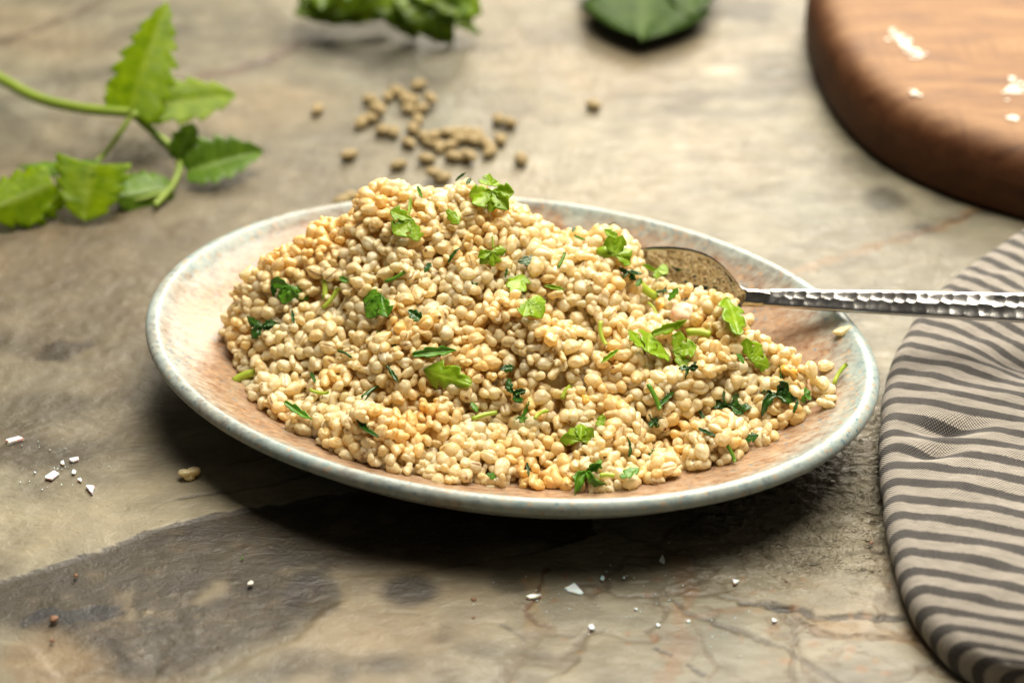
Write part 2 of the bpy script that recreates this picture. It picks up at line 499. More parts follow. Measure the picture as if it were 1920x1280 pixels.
    # round and ragged stains, plus painted shade beside the board and the plate
    for (px, py, rx, ry, k, so, wo) in ((765, 1106, 52, 27, 0.95, .4, .25), (588, 1116, 52, 36, 0.7, .18, .15), (120, 655, 52, 22, 0.85, .2, .9), (60, 665, 25, 9, .5, .5, .5),
                                    (90, 852, 110, 26, 0.6, .6, .5), (70, 765, 90, 30, 0.45, .7, .6), (30, 640, 60, 20, .35, .6, .6), (830, 1196, 18, 8, 0.5, .5, .3),
                                    (735, 1245, 55, 18, .6, .6, .5), (560, 1240, 60, 22, .5, .6, .5), (480, 1265, 60, 16, .4, .5, .5), (640, 1265, 26, 18, .5, .5, .4),
                                    (130, 905, 80, 16, .35, .7, .6), (330, 850, 70, 24, .3, .6, .7), (960, 1090, 40, 18, .6, .5, .5), (1665, 375, 45, 22, .7, .6, .7),
                                    (1740, 425, 36, 14, .8, .5, .8), (1850, 395, 40, 10, .6, .6, .7), (1620, 310, 60, 22, .35, .7, .6), (1000, 1225, 40, 14, .5, .6, .6),
                                    (905, 1215, 40, 12, .45, .6, .8), (1395, 20, 60, 30, .75, .6, .6), (1450, 130, 60, 40, .45, .8, .6), (1250, 180, 130, 14, .35, .7, .8), (1020, 60, 90, 18, .3, .8, .7), (1330, 210, 120, 14, .35, .7, .8), (480, 40, 70, 20, .35, .8, .7), (300, 60, 90, 18, .3, .8, .7), (200, 140, 70, 22, .55, .6, .8), (545, 70, 60, 26, .45, .7, .6),
                                    (1180, 100, 90, 20, .3, .7, .6), (1420, 170, 80, 18, .3, .7, .7), (1590, 880, 30, 8, .5, .4, .8)):
        lay(spot(X, Y, px, py, rx, ry, so, wo, int(px) % 17) * k, (0.050, 0.040, 0.028))
    # darker mottled patches left of the plate
    for (px, py, rx, ry, k) in ((150, 540, 180, 60, .55), (210, 640, 130, 50, .4), (300, 470, 120, 40, .35), (60, 470, 120, 50, .5), (420, 880, 90, 40, .35), (250, 920, 160, 20, .25), (90, 330, 120, 60, .2)):
        lay(spot(X, Y, px, py, rx, ry, 0.8, 0.9, int(px) % 13) * k * (0.5 + 0.5 * sstep(-.3, .4, n_str)), (0.15, 0.105, 0.062))
    # painted glare in the middle distance, cool patches to the right
    for (px, py, rx, ry, k, cc) in ((1150, 330, 260, 120, .5, (0.56, 0.50, 0.39)), (1350, 130, 40, 14, .8, (0.66, 0.60, 0.49)), (1440, 430, 130, 40, .4, (0.47, 0.44, 0.35)),
                                    (1345, 1205, 60, 40, .6, (0.42, 0.42, 0.35)), (1560, 1090, 90, 40, .45, (0.46, 0.44, 0.36)), (1100, 1230, 160, 40, .4, (0.50, 0.43, 0.30)),
                                    (750, 1180, 120, 30, .45, (0.46, 0.35, 0.22)), (640, 430, 120, 50, .3, (0.47, 0.39, 0.27)), (480, 190, 150, 60, .3, (0.50, 0.38, 0.24)), (260, 960, 240, 60, .6, (0.56, 0.49, 0.35)), (100, 1000, 180, 60, .6, (0.56, 0.49, 0.35)), (430, 900, 140, 30, .4, (0.50, 0.43, 0.31))):
        lay(spot(X, Y, px, py, rx, ry, 0.8, 0.6, int(py) % 13) * k * (1 - slabm), cc)
    relief = -0.0005 * sstep(-0.4, 0.4, -n_mid) - 0.0008 * hard * sstep(0, 0.0012, edge_d)
    # veins, cracks and rusty seams
    for sc, sd, kk in ((15, 61, .55), (27, 63, .45)):
        rid = 1 - np.abs(fbm(wx * sc, wy * sc * 1.4, 7.0, 4, sd))
        area = sstep(-0.05, 0.05, X) * sstep(0.02, -0.05, Y) + 0.35
        vm = sstep(0.955, 0.992, rid) * np.clip(area, 0, 1) * sstep(-.2, .25, fbm(X * 11, Y * 11, 3.0, 2, sd + 1))
        lay(vm * kk, (0.13, 0.085, 0.05) if sc == 15 else (0.24, 0.14, 0.07))
        relief = relief - 0.0005 * vm
    def crack(line, w, k, colour, depth=0.0, wob=0.0015, seed=0):
        nonlocal relief, base
        P = np.array([unp(a, b, 0)[:2] for a, b in line])
        pad = w * 2 + wob + 0.002
        i0, i1 = np.searchsorted(X[:, 0], (P[:, 0].min() - pad, P[:, 0].max() + pad))
        j0, j1 = np.searchsorted(Y[0], (P[:, 1].min() - pad, P[:, 1].max() + pad))
        if i1 <= i0 or j1 <= j0: return
        sl = (slice(i0, i1), slice(j0, j1))
        x, y = X[sl], Y[sl]
        d = seg_dist(x + wob * fbm(x * 170, y * 170, 1.0, 3, 30 + seed), y + wob * fbm(x * 170, y * 170, 2.0, 3, 40 + seed), line)
        ww = w * (0.55 + 0.9 * sstep(-.35, .35, fbm(x * 60, y * 60, 6.0, 2, 50 + seed)))
        m = 1 - sstep(ww * 0.5, ww * 1.3, d)
        base[sl] = base[sl] * (1 - (m * k)[..., None]) + np.array(colour) * (m * k)[..., None]
        relief[sl] = relief[sl] - depth * m
    RUST, CRACK_DARK = (0.38, 0.18, 0.07), (0.06, 0.045, 0.034)  # rusty seam colour and near-black crack colour
    crack([(1000, 1090), (1010, 1115), (992, 1150), (1000, 1166), (1030, 1178)], 0.004, .45, (0.45, 0.30, 0.13), 0, .003, 1)
    crack([(1030, 1060), (1012, 1105), (990, 1145), (998, 1160), (1015, 1172), (1032, 1176)], 0.0011, .8, (0.20, 0.09, 0.035), .0003, .003, 2)
    crack([(1025, 1180), (990, 1195), (975, 1230), (945, 1262), (950, 1290)], 0.0030, .5, (0.27, 0.20, 0.13), .0002, .004, 3)
    crack([(940, 1170), (985, 1196)], 0.0008, .6, CRACK_DARK, .0002, .001, 4)
    crack([(1280, 1050), (1290, 1110), (1275, 1165), (1285, 1200), (1262, 1240), (1235, 1290)], 0.0042, .42, RUST, 0, .005, 5)
    crack([(1245, 1108), (1268, 1124), (1290, 1150), (1330, 1163), (1400, 1188), (1470, 1215), (1560, 1270), (1600, 1300)], 0.0012, .75, (0.13, 0.10, 0.07), .0005, .002, 6)
    crack([(1395, 1130), (1440, 1132), (1470, 1137), (1510, 1140), (1530, 1158), (1600, 1152), (1690, 1158)], 0.0015, .85, CRACK_DARK, .0009, .002, 7)
    crack([(1440, 1134), (1478, 1138)], 0.0022, .9, (0.035, 0.03, 0.026), .001, .001, 8)
    crack([(1495, 1160), (1530, 1183), (1570, 1192), (1640, 1192), (1720, 1198)], 0.0011, .75, (0.16, 0.10, 0.06), .0008, .002, 9)
    crack([(1540, 1175), (1620, 1187), (1710, 1190), (1760, 1215)], 0.004, .45, (0.42, 0.25, 0.09), 0, .004, 10)
    crack([(1296, 1160), (1310, 1180), (1320, 1215), (1340, 1245), (1330, 1280)], 0.0009, .55, (0.28, 0.18, 0.10), .0003, .002, 11)
    crack([(1230, 1215), (1260, 1226)], 0.0010, .8, CRACK_DARK, .0004, .001, 12)
    crack([(1290, 1243), (1318, 1262)], 0.0011, .8, CRACK_DARK, .0004, .001, 13)
    crack([(1290, 1155), (1400, 1140)], 0.0010, .4, RUST, 0, .002, 14)
    crack([(1480, 510), (1560, 485), (1690, 445), (1760, 425), (1850, 385), (1920, 350)], 0.0032, .55, (0.42, 0.24, 0.10), 0, .004, 15)
    crack([(1690, 447), (1760, 424), (1830, 395)], 0.0013, .75, (0.13, 0.08, 0.05), .0005, .003, 16)
    crack([(340, 150), (430, 132), (500, 110), (570, 82)], 0.0055, .45, (0.24, 0.135, 0.11), 0, .004, 17)
    crack([(430, 130), (500, 112), (555, 92)], 0.0015, .7, (0.10, 0.06, 0.055), .0004, .002, 18)
    crack([(-30, 80), (60, 60), (130, 25), (230, -20)], 0.0030, .7, (0.13, 0.085, 0.062), .0005, .003, 19)
    crack([(430, 870), (560, 842), (640, 835)], 0.0010, .4, CRACK_DARK, .0003, .002, 20)
    crack([(330, 935), (420, 922), (520, 905), (600, 880)], 0.0008, .5, CRACK_DARK, .0003, .001, 21)
    for k in range(26):                      # short random scratches over the near half
        x0, y0 = RNG.uniform(650, 1700), RNG.uniform(1060, 1275)
        a = RNG.uniform(-.2, .9); ln = RNG.uniform(15, 70)
        crack([(x0, y0), (x0 + ln * math.cos(a), y0 + ln * math.sin(a) * .6)], 0.00045, .5, (0.16, 0.12, 0.08), .0002, .001, 60 + k)
    for k in range(40):                      # little rusty flecks
        x0, y0 = RNG.uniform(930, 1690), RNG.uniform(1075, 1278)
        lay(spot(X, Y, x0, y0, RNG.uniform(4, 12), RNG.uniform(3, 7), .5, .5, k % 9) * RNG.uniform(.3, .7), (0.44, 0.22, 0.09))
    # rough cleft zone right of the plate
    zone = spot(X, Y, 1500, 960, 230, 120, 0.45, 0.4, 5)
    zone = np.maximum(zone, spot(X, Y, 1620, 800, 60, 150, .5, .4, 6) * .8)
    q = X * 0.9 - Y * 0.45
    w = X * 0.45 + Y * 0.9
    t1 = fbm(q * 75, w * 150, 0.0, 4, 12) * 2.4 + w * 60
    ter = (t1 - np.floor(t1))
    t2 = fbm(q * 160, w * 300, 3.0, 3, 13) * 2.0 + w * 150
    ter2 = (t2 - np.floor(t2))
    relief = relief - zone * (0.0015 * ter + 0.0007 * ter2)
    lay(zone * 0.30, (0.46, 0.38, 0.28))
    everywhere = fbm(wx * 40, wy * 90, 8.0, 4, 14)
    te = everywhere * 3.0 + Y * 14
    relief = relief - 0.0006 * (te - np.floor(te)) * sstep(-0.1, 0.25, fbm(X * 9, Y * 9, 9., 2, 15))
    Z = relief - relief[(X > -.3) & (X < .3) & (Y > -.16) & (Y < .4)].max()
    base = base * np.array([0.475, 0.475, 0.44]) * (1 + 0.42 * np.clip(fbm(wx * 50, wy * 70, 3.7, 5, 19), -1, 1) + 0.22 * np.clip(n_big, -1, 1))[..., None]
    V = np.stack([X, Y, np.minimum(Z, 0.0)], -1).reshape(-1, 3)
    me = mesh_from("table_top", V, grid_faces(len(xs), len(ys)))
    me.flip_normals() if me.polygons[0].normal.z < 0 else None
    set_col(me, "tint", np.clip(base, 0.02, 0.9).reshape(-1, 3))
    set_float(me, "cleft", zone.ravel())
    o = link("table_top", me, M_TABLE)
    tag(o, "weathered beige slate tabletop with dark stains, cracks and rusty seams", None, None, "structure")
build_table()

# ------------------------------------------------------------------ plate
PCX, PCY, PA, PB, PPH = -0.0018, 0.0086, 0.1521, 0.1048, -0.2472
_pc, _ps = math.cos(PPH), math.sin(PPH)
RIM_Z = 0.035
_in_r = [0.0, 0.45, 0.58, 0.66, 0.76, 0.86, 0.93, 0.968, 0.99]
_in_z = [0.0085, 0.0088, 0.0100, 0.0122, 0.0172, 0.0235, 0.0290, 0.0325, 0.0346]

def plate_rho(x, y):
    X = (x - PCX) * _pc + (y - PCY) * _ps
    Y = -(x - PCX) * _ps + (y - PCY) * _pc
    return np.hypot(X / PA, Y / PB)

def plate_z(x, y):
    return np.interp(plate_rho(x, y), _in_r, _in_z)

def build_plate():
    prof = []
    rr = np.linspace(0.02, 0.965, 40)
    # smooth the inner profile a little
    for r in rr:
        z = np.mean([np.interp(np.clip(r + d, 0, .99), _in_r, _in_z) for d in (-.03, -.015, 0, .015, .03)])
        prof.append((r, z, r, 0.0))
    zc, rad = 0.0318, 0.0034
    for a in np.linspace(2.15, -1.25, 13):
        prof.append((1.0 - 0.004 + rad / 0.125 * math.cos(a), zc + rad * 1.05 * math.sin(a), 1.0, 0.0))
    for r, z in ((0.965, 0.0240), (0.92, 0.0190), (0.85, 0.0135), (0.77, 0.0085), (0.70, 0.0050), (0.66, 0.0035)):
        prof.append((r, z, 0.99, 0.15 if r > .7 else .5))
    for r, z in ((0.645, 0.0005), (0.635, 0.0), (0.60, 0.0), (0.59, 0.0012), (0.58, 0.004), (0.30, 0.0045), (0.02, 0.0045)):
        prof.append((r, z, 0.9, 1.0))
    n = 200
    th = np.linspace(0, 2 * PI, n, endpoint=False)
    V, R, F = [], [], []
    for r, z, rho, raw in prof:
        wob = 1 + 0.0035 * noise3(np.cos(th) * 1.6, np.sin(th) * 1.6, r * 2, 3) * (r > .5)
        zz = z + 0.0007 * noise3(np.cos(th) * 1.4, np.sin(th) * 1.4, 2.0, 5) * (r > .6) * (z > .004)
        X, Y = r * PA * np.cos(th) * wob, r * PB * np.sin(th) * wob
        V.append(np.stack([X * _pc - Y * _ps, X * _ps + Y * _pc, zz], -1))
        R.append(np.full(n, rho)); F.append(np.full(n, raw))
    m = len(prof)
    V = np.concatenate(V)
    faces = [tuple(f) for f in grid_faces(m, n, True)]
    faces.append(tuple(range(n)))
    faces.append(tuple((m - 1) * n + k for k in range(n))[::-1])
    me = mesh_from("stoneware_plate", V, faces)
    bm = bmesh.new(); bm.from_mesh(me); bmesh.ops.recalc_face_normals(bm, faces=bm.faces); bm.to_mesh(me); bm.free()
    set_float(me, "rho", np.concatenate(R)); set_float(me, "raw_clay", np.concatenate(F))
    o = link("stoneware_plate", me, M_PLATE, loc=(PCX, PCY, 0))
    tag(o, "oval speckled stoneware plate, pale blue rim and terracotta inside, heaped with grain salad", "plate")
build_plate()

# ------------------------------------------------------------------ the heap of grains
GX0, GX1, GY0, GY1, CS = -0.15, 0.15, -0.115, 0.125, 0.0006
gxs = np.arange(GX0, GX1, CS); gys = np.arange(GY0, GY1, CS)
HX, HY = np.meshgrid(gxs, gys, indexing='ij')

def heap_target():
    RY = 0.043
    sil = [(430, 612), (441, 560), (455, 524), (472, 498), (520, 466), (600, 422), (650, 396), (668, 356), (700, 352), (760, 350), (820, 352), (870, 340), (920, 352), (960, 374), (1010, 399), (1060, 432), (1090, 420), (1150, 412),
           (1190, 444), (1206, 490), (1250, 520), (1320, 532), (1375, 560), (1400, 610), (1450, 640), (1490, 656), (1530, 700)]
    rx, rz = [], []
    for x, y in sil:
        u = unp(x, y, 0) - CAM
        yy = RY
        if x > 1200: yy = RY - (x - 1200) / 330.0 * 0.065     # the ridge swings to the front on the right
        p = CAM + u * ((yy - CAM[1]) / u[1])
        rx.append(p[0]); rz.append(p[2])
    front = [(428, 640), (436, 690), (470, 745), (520, 792), (600, 835), (680, 868), (760, 890), (870, 908), (1000, 918), (1120, 918), (1200, 914), (1300, 890), (1400, 852), (1470, 812), (1530, 762), (1545, 712)]
    fx, fy = [], []
    for x, y in front:
        z = 0.015
        for _ in range(6):
            p = unp(x, y, z); z = float(plate_z(p[0], p[1])) + 0.001
        fx.append(p[0]); fy.append(p[1])
    xs = gxs
    zr = np.interp(xs, rx, rz)
    ry = np.where(xs < 0.05, RY, RY - np.clip((xs - 0.055) / 0.073, 0, 1) * 0.065)
    ry = ry - np.clip((-0.07 - xs) / 0.06, 0, 1) * 0.016
    zr = zr + np.clip((-0.07 - xs) / 0.06, 0, 1) * 0.016 * 0.70      # nearer the lens the same outline is higher
    zr = zr - 0.0020
    yf = np.interp(xs, fx, fy)
    yb = np.interp(xs, [-0.125, -0.11, -0.08, -0.04, 0.0, 0.04, 0.055, 0.07, 0.09, 0.11, 0.128], [0.020, 0.050, 0.078, 0.090, 0.090, 0.080, 0.062, 0.046, 0.030, 0.008, -0.012])
    tf = np.clip((ry[:, None] - HY) / np.maximum(ry - yf, 0.012)[:, None], 0, None)
    tb = np.clip((HY - ry[:, None]) / np.maximum(yb - ry, 0.010)[:, None], 0, None)
    t = np.where(HY < ry[:, None], tf, tb)
    g = np.where(HY < ry[:, None], 1 - np.clip(t, 0, 1.2) ** 1.25, 1 - np.clip(t, 0, 1.2) ** 1.6)
    pz = plate_z(HX, HY)
    edge = np.where(HY < ry[:, None], pz + 0.006 * sstep(1.02, .9, t), pz)
    T = np.where((t < 1.0), edge + (zr[:, None] - edge) * np.clip(g, 0, 1), pz - 0.002)
    x_ok = (HX > min(fx) - 0.001) & (HX < max(fx) + 0.001)
    T = np.where(x_ok, T, pz - 0.002)
    bx, by = HX + 0.004 * fbm(HX * 60, HY * 60, 1.3, 2, 27), HY + 0.004 * fbm(HX * 60, HY * 60, 2.3, 2, 28)
    lump = (np.abs(noise3(bx * 34, by * 28, 0.4, 21)) * 2.0 - 0.42) * 0.0225 + (np.abs(noise3(bx * 75, by * 65, 0.8, 23)) * 2.0 - 0.42) * 0.0050 + fbm(HX * 18, HY * 16, 0.9, 2, 22) * 0.006
    inside = sstep(1.0, 0.75, t)
    T = T + lump * (0.6 + 0.4 * inside) * (0.22 + 0.78 * sstep(0.03, 0.35, t)) * (t < 1.0) * x_ok - 0.001
    return T, pz

T_HEAP, PLATE_Z = heap_target()

def ico(sub):
    bm = bmesh.new()
    bmesh.ops.create_icosphere(bm, subdivisions=sub, radius=1.0)
    bm.verts.ensure_lookup_table()
    v = np.array([x.co[:] for x in bm.verts]); f = np.array([[q.index for q in p.verts] for p in bm.faces])
    bm.free()
    return v, f

ICO_LO, ICO_LO_F = ico(3)
ICO_HI, ICO_HI_F = ico(4)
NVAR = 32

def grain_shape(v, k):
    """unit-size cooked barley grain number k from unit-sphere points; long axis x. Returns points and the brown crease mask"""
    r = np.random.default_rng(100 + k)
    x, y, z = v[:, 0], v[:, 1], v[:, 2]
    kind = k % 8
    groove = np.exp(-(y / 0.15) ** 2) * sstep(0.0, 0.5, z) * sstep(1.0, 0.75, np.abs(x))
    if kind in (0, 1, 4):                    # whole plump grains with a crease
        rad = 1 + 0.20 * noise3(x * 1.5, y * 1.5, z * 1.5, k * 3 + 1) - groove * r.uniform(0.08, 0.25)
    else:                                    # swollen, burst grains: soft rounded lobes grown together
        nl = (3, 2, 4, 3, 5)[kind % 5]
        acc = np.zeros(len(v)); sharp = 15.0
        for q in range(nl):
            c = np.array([(-0.62 + 1.24 * (q + .5) / nl) * r.uniform(.9, 1.2), r.uniform(-.5, .5), r.uniform(-.5, .5)])
            Rq = r.uniform(.46, .60) if nl > 2 else r.uniform(.58, .70)
            b = v @ c
            d = b * b - (c @ c) + Rq * Rq
            t = np.where(d > 0, b + np.sqrt(np.maximum(d, 0)), 0.25)
            acc += np.exp(sharp * np.maximum(t, 0.25))
        t0 = 0.58
        acc += np.exp(sharp * t0)
        rad = np.log(acc) / sharp
        rad = rad / np.percentile(rad, 88)
        rad = rad - groove * 0.06
    rad = rad + 0.09 * noise3(x * 3.0, y * 3.0, z * 3.0, k * 3 + 2) + 0.045 * noise3(x * 6, y * 6, z * 6, k)
    P = v * rad[:, None]
    tap = r.uniform(-0.25, 0.25)
    P[:, 1] *= 1 - tap * x; P[:, 2] *= 1 - tap * x
    if kind == 1 or kind == 6:               # a kidney-like bend
        P[:, 2] += 0.40 * (x ** 2 - 0.4)
    if kind == 4:                            # pointed germ end
        P[:, 0] *= 1 + 0.22 * np.clip(x, 0, 1) ** 3
    cr = groove * (1.0 if k % 3 == 0 else 0.15) * sstep(0.5, 0.2, np.abs(y) * 3)
    cr = np.maximum(cr, (k % 4 == 1) * sstep(0.94, 0.985, x))
    return P, np.clip(cr, 0, 1)

def rand_rot(tilt):
    a = random.uniform(0, 2 * PI)
    q = Matrix.Rotation(a, 3, 'Z') @ Matrix.Rotation(random.gauss(0, tilt), 3, 'Y') @ Matrix.Rotation(random.uniform(0, 2 * PI), 3, 'X')
    return np.array(q)

def deposit():
    core = np.where(T_HEAP > PLATE_Z + 0.013, T_HEAP - 0.0145, PLATE_Z)
    Hm = np.maximum(core, PLATE_Z).copy()
    top0 = Hm.copy()
    grains = []
    W2 = 7
    off = np.arange(-W2, W2 + 1) * CS
    OX, OY = np.meshgrid(off, off, indexing='ij')
    nx, ny = HX.shape
    tries = 0
    while tries < 44:
        late = tries >= 22                      # the last rounds press small grains into the gaps that are left
        need = np.argwhere((T_HEAP - Hm > (0.0014 if late else 0.0026)))
        need = need[(need[:, 0] > W2) & (need[:, 0] < nx - W2 - 1) & (need[:, 1] > W2) & (need[:, 1] < ny - W2 - 1)]
        tries += 1
        if len(need) < 40: continue
        pick = need[RNG.choice(len(need), size=min(500 if late else 650, len(need)), replace=False)]
        for i, j in pick:
            if T_HEAP[i, j] - Hm[i, j] < (0.0014 if late else 0.0025): continue
            big = random.random()
            f = 0.78 if big < .12 else (1.10 if big > .82 else 1.0)          # broken bits, whole grains, swollen grains
            L = random.uniform(0.0031, 0.0040) * f
            B = random.uniform(0.0026, 0.0030) * f
            C = B * random.uniform(0.86, 1.0)
            Rm = rand_rot(0.5)
            q = 0.71                        # soft grains press into their neighbours
            A = Rm @ np.diag([1 / (q * L) ** 2, 1 / (q * B) ** 2, 1 / (q * C) ** 2]) @ Rm.T
            ii, jj = i, j
            best = None
            for (di, dj) in ((0, 0), (3, 0), (-3, 0), (0, 3), (0, -3)):   # roll to the lowest of five seats
                a, b = ii + di, jj + dj
                if a - W2 < 0 or b - W2 < 0 or a + W2 >= nx or b + W2 >= ny: continue
                q = A[0, 2] * OX + A[1, 2] * OY
                disc = q * q - A[2, 2] * (A[0, 0] * OX ** 2 + 2 * A[0, 1] * OX * OY + A[1, 1] * OY ** 2 - 1)
                ok = disc > 0
                sq = np.sqrt(np.where(ok, disc, 0))
                zl = np.where(ok, (-q - sq) / A[2, 2], 9)
                win = Hm[a - W2:a + W2 + 1, b - W2:b + W2 + 1]
                zc = np.max(np.where(ok, win - zl, -9))
                if best is None or zc < best[0]:
                    zu = np.where(ok, (-q + sq) / A[2, 2], -9)
                    best = (zc, a, b, zu, ok)
            zc, a, b, zu, ok = best
            zc -= (0.0022 if late else 0.0004) * min(1.0, f)
            if zc > T_HEAP[a, b] + (-0.0004 if late else 0.0014) or T_HEAP[a, b] < PLATE_Z[a, b]: continue
            win = Hm[a - W2:a + W2 + 1, b - W2:b + W2 + 1]
            np.maximum(win, np.where(ok, zc + zu, -9), out=win)
            grains.append((gxs[a], gys[b], zc, L, B, C, Rm))
    return grains, Hm, core

GRAINS, H_SURF, H_CORE = deposit()

def surf(x, y):
    i = int(round((x - GX0) / CS)); j = int(round((y - GY0) / CS))
    if 0 <= i < H_SURF.shape[0] and 0 <= j < H_SURF.shape[1]:
        return H_SURF[i, j]
    return float(plate_z(x, y)) if plate_rho(x, y) < 0.99 else 0.0

def hit(px, py):
    """walk from the lens through a photograph pixel to the food, the plate or the table"""
    d = FWD + (px - PW / 2) / KPX * RIGHT + (PH / 2 - py) / KPX * UPV
    t = 0.66
    while t < 1.3:
        p = CAM + d * t
        if p[2] < 0.13 and p[2] <= surf(p[0], p[1]): return p
        t += 0.0004
    return p

def visible_rank():
    idb = np.full((683, 1024), -1, int)
    C = np.array([[g[0], g[1], g[2]] for g in GRAINS])
    px, py, dep = proj(C)
    px, py = px * 1024 / PW, py * 1024 / PW
    order = np.argsort(-dep)
    for k in order:
        g = GRAINS[k]
        r = 0.5 * (g[3] + g[4]) * KPX / dep[k] * 1024 / PW
        x0, x1, y0, y1 = int(px[k] - r), int(px[k] + r) + 1, int(py[k] - r), int(py[k] + r) + 1
        yy, xx = np.mgrid[max(y0, 0):y1 + 1, max(x0, 0):x1 + 1]
        m = (xx - px[k]) ** 2 + (yy - py[k]) ** 2 < r * r
        sub = idb[max(y0, 0):y1 + 1, max(x0, 0):x1 + 1]
        sub[m[:sub.shape[0], :sub.shape[1]]] = k
    return np.bincount(idb[idb >= 0], minlength=len(GRAINS))

def build_grains():
    area = visible_rank()
    order = np.argsort(-area)
    single = set(order[:298].tolist())
    shapes_lo = [grain_shape(ICO_LO, k) for k in range(NVAR)]
    hi_mesh = []
    for k in range(NVAR):
        P, cr = grain_shape(ICO_HI, k)
        me = mesh_from("barley_grain", P, ICO_HI_F)
        set_float(me, "crease", cr); set_float(me, "tone", np.full(len(P), ((k * 7 + 3) % NVAR) / NVAR))
        me.materials.append(M_GRAIN)
        hi_mesh.append(me)
    V, F, Cc, Tn, base = [], [], [], [], 0
    for n, (x, y, z, L, B, C, Rm) in enumerate(GRAINS):
        k = random.randrange(NVAR)
        if n in single:
            o = bpy.data.objects.new("barley_grain", hi_mesh[k])
            m = Matrix(Rm.tolist()).to_4x4() @ Matrix.Diagonal((L, B, C, 1))
            m.translation = (x, y, z)
            o.matrix_world = m
            COL.objects.link(o)
            tag(o, "plump cream cooked barley grain in plain view on the surface of the heaped salad", "grain", "barley grains on the surface of the heap")
        elif area[n] > 0 or random.random() < 0.6:
            P, cr = shapes_lo[k]
            V.append((P * np.array([L, B, C])) @ Rm.T + np.array([x, y, z]))
            F.append(ICO_LO_F + base); Cc.append(cr); Tn.append(np.full(len(P), random.random())); base += len(P)
    # the packed interior under the grains
    st = 4
    cx, cy, cz, tz = HX[::st, ::st], HY[::st, ::st], H_CORE[::st, ::st], (T_HEAP > PLATE_Z + 0.013)[::st, ::st]
    core_v = np.stack([cx, cy, np.where(tz, cz, PLATE_Z[::st, ::st] - 0.0015)], -1).reshape(-1, 3)
    gf = grid_faces(cx.shape[0], cx.shape[1])
    keep = tz.ravel()[gf].any(1)
    gf = gf[keep]
    tri = np.concatenate([gf[:, [0, 1, 2]], gf[:, [0, 2, 3]]])
    V.append(core_v); F.append(tri + base); Cc.append(np.zeros(len(core_v))); Tn.append(np.full(len(core_v), .6))
    me = mesh_from("barley_heap", np.concatenate(V), np.concatenate(F))
    set_float(me, "crease", np.concatenate(Cc)); set_float(me, "tone", np.concatenate(Tn))
    o = link("barley_heap", me, M_GRAIN)
    tag(o, "heaped mass of cooked barley filling the oval plate between and under the loose grains", "grain salad", None, "stuff")
    return len(GRAINS), base
build_grains()

def lone_grain(px, py, z0, L, B, rz, label, k=2, n=1):
    p = unp(px, py, z0)
    P, cr = grain_shape(ICO_HI, k)
    Rm = np.array(Matrix.Rotation(rz, 3, 'Z'))
    P = P * np.array([L, B, B * .9])
    if n > 1:                                  # grains stuck together in a little cluster
        Q, c2 = grain_shape(ICO_HI, k + 4)
        Q = Q * np.array([L * .8, B, B * .8]) + np.array([L * .55, B * .75, 0.0004])
        P2 = np.concatenate([P, Q]); cr = np.concatenate([cr, c2])
        f = np.concatenate([ICO_HI_F, ICO_HI_F + len(P)])
        P = P2
    else: f = ICO_HI_F
    P = P @ Rm.T
    me = mesh_from("barley_grain", P, f); set_float(me, "crease", cr); set_float(me, "tone", np.full(len(P), .45))
    o = link("barley_grain", me, M_GRAIN, loc=(p[0], p[1], z0 - P[:, 2].min() - 0.0002))
    tag(o, label, "grain")

def on_plate(px, py):
    z = 0.03
    for _ in range(8):
        p = unp(px, py, z); z = float(plate_z(p[0], p[1]))
    return z
lone_grain(353, 897, 0.0, 0.0042, 0.0030, 0.2, "single cooked barley grain lying on bare slate at the plate's front left", 2, 2)
lone_grain(1578, 624, on_plate(1578, 626), 0.0045, 0.0026, 0.5, "single barley grain stuck high on the right rim below the spoon handle", 7)
lone_grain(1546, 694, on_plate(1546, 696), 0.0031, 0.0026, 0.0, "small pale barley grain on the terracotta glaze beside the green stalk", 4)
lone_grain(1403, 606, on_plate(1403, 612) , 0.0028, 0.0025, 0.9, "round barley grain on the plate just behind the broad upright parsley leaf", 9)

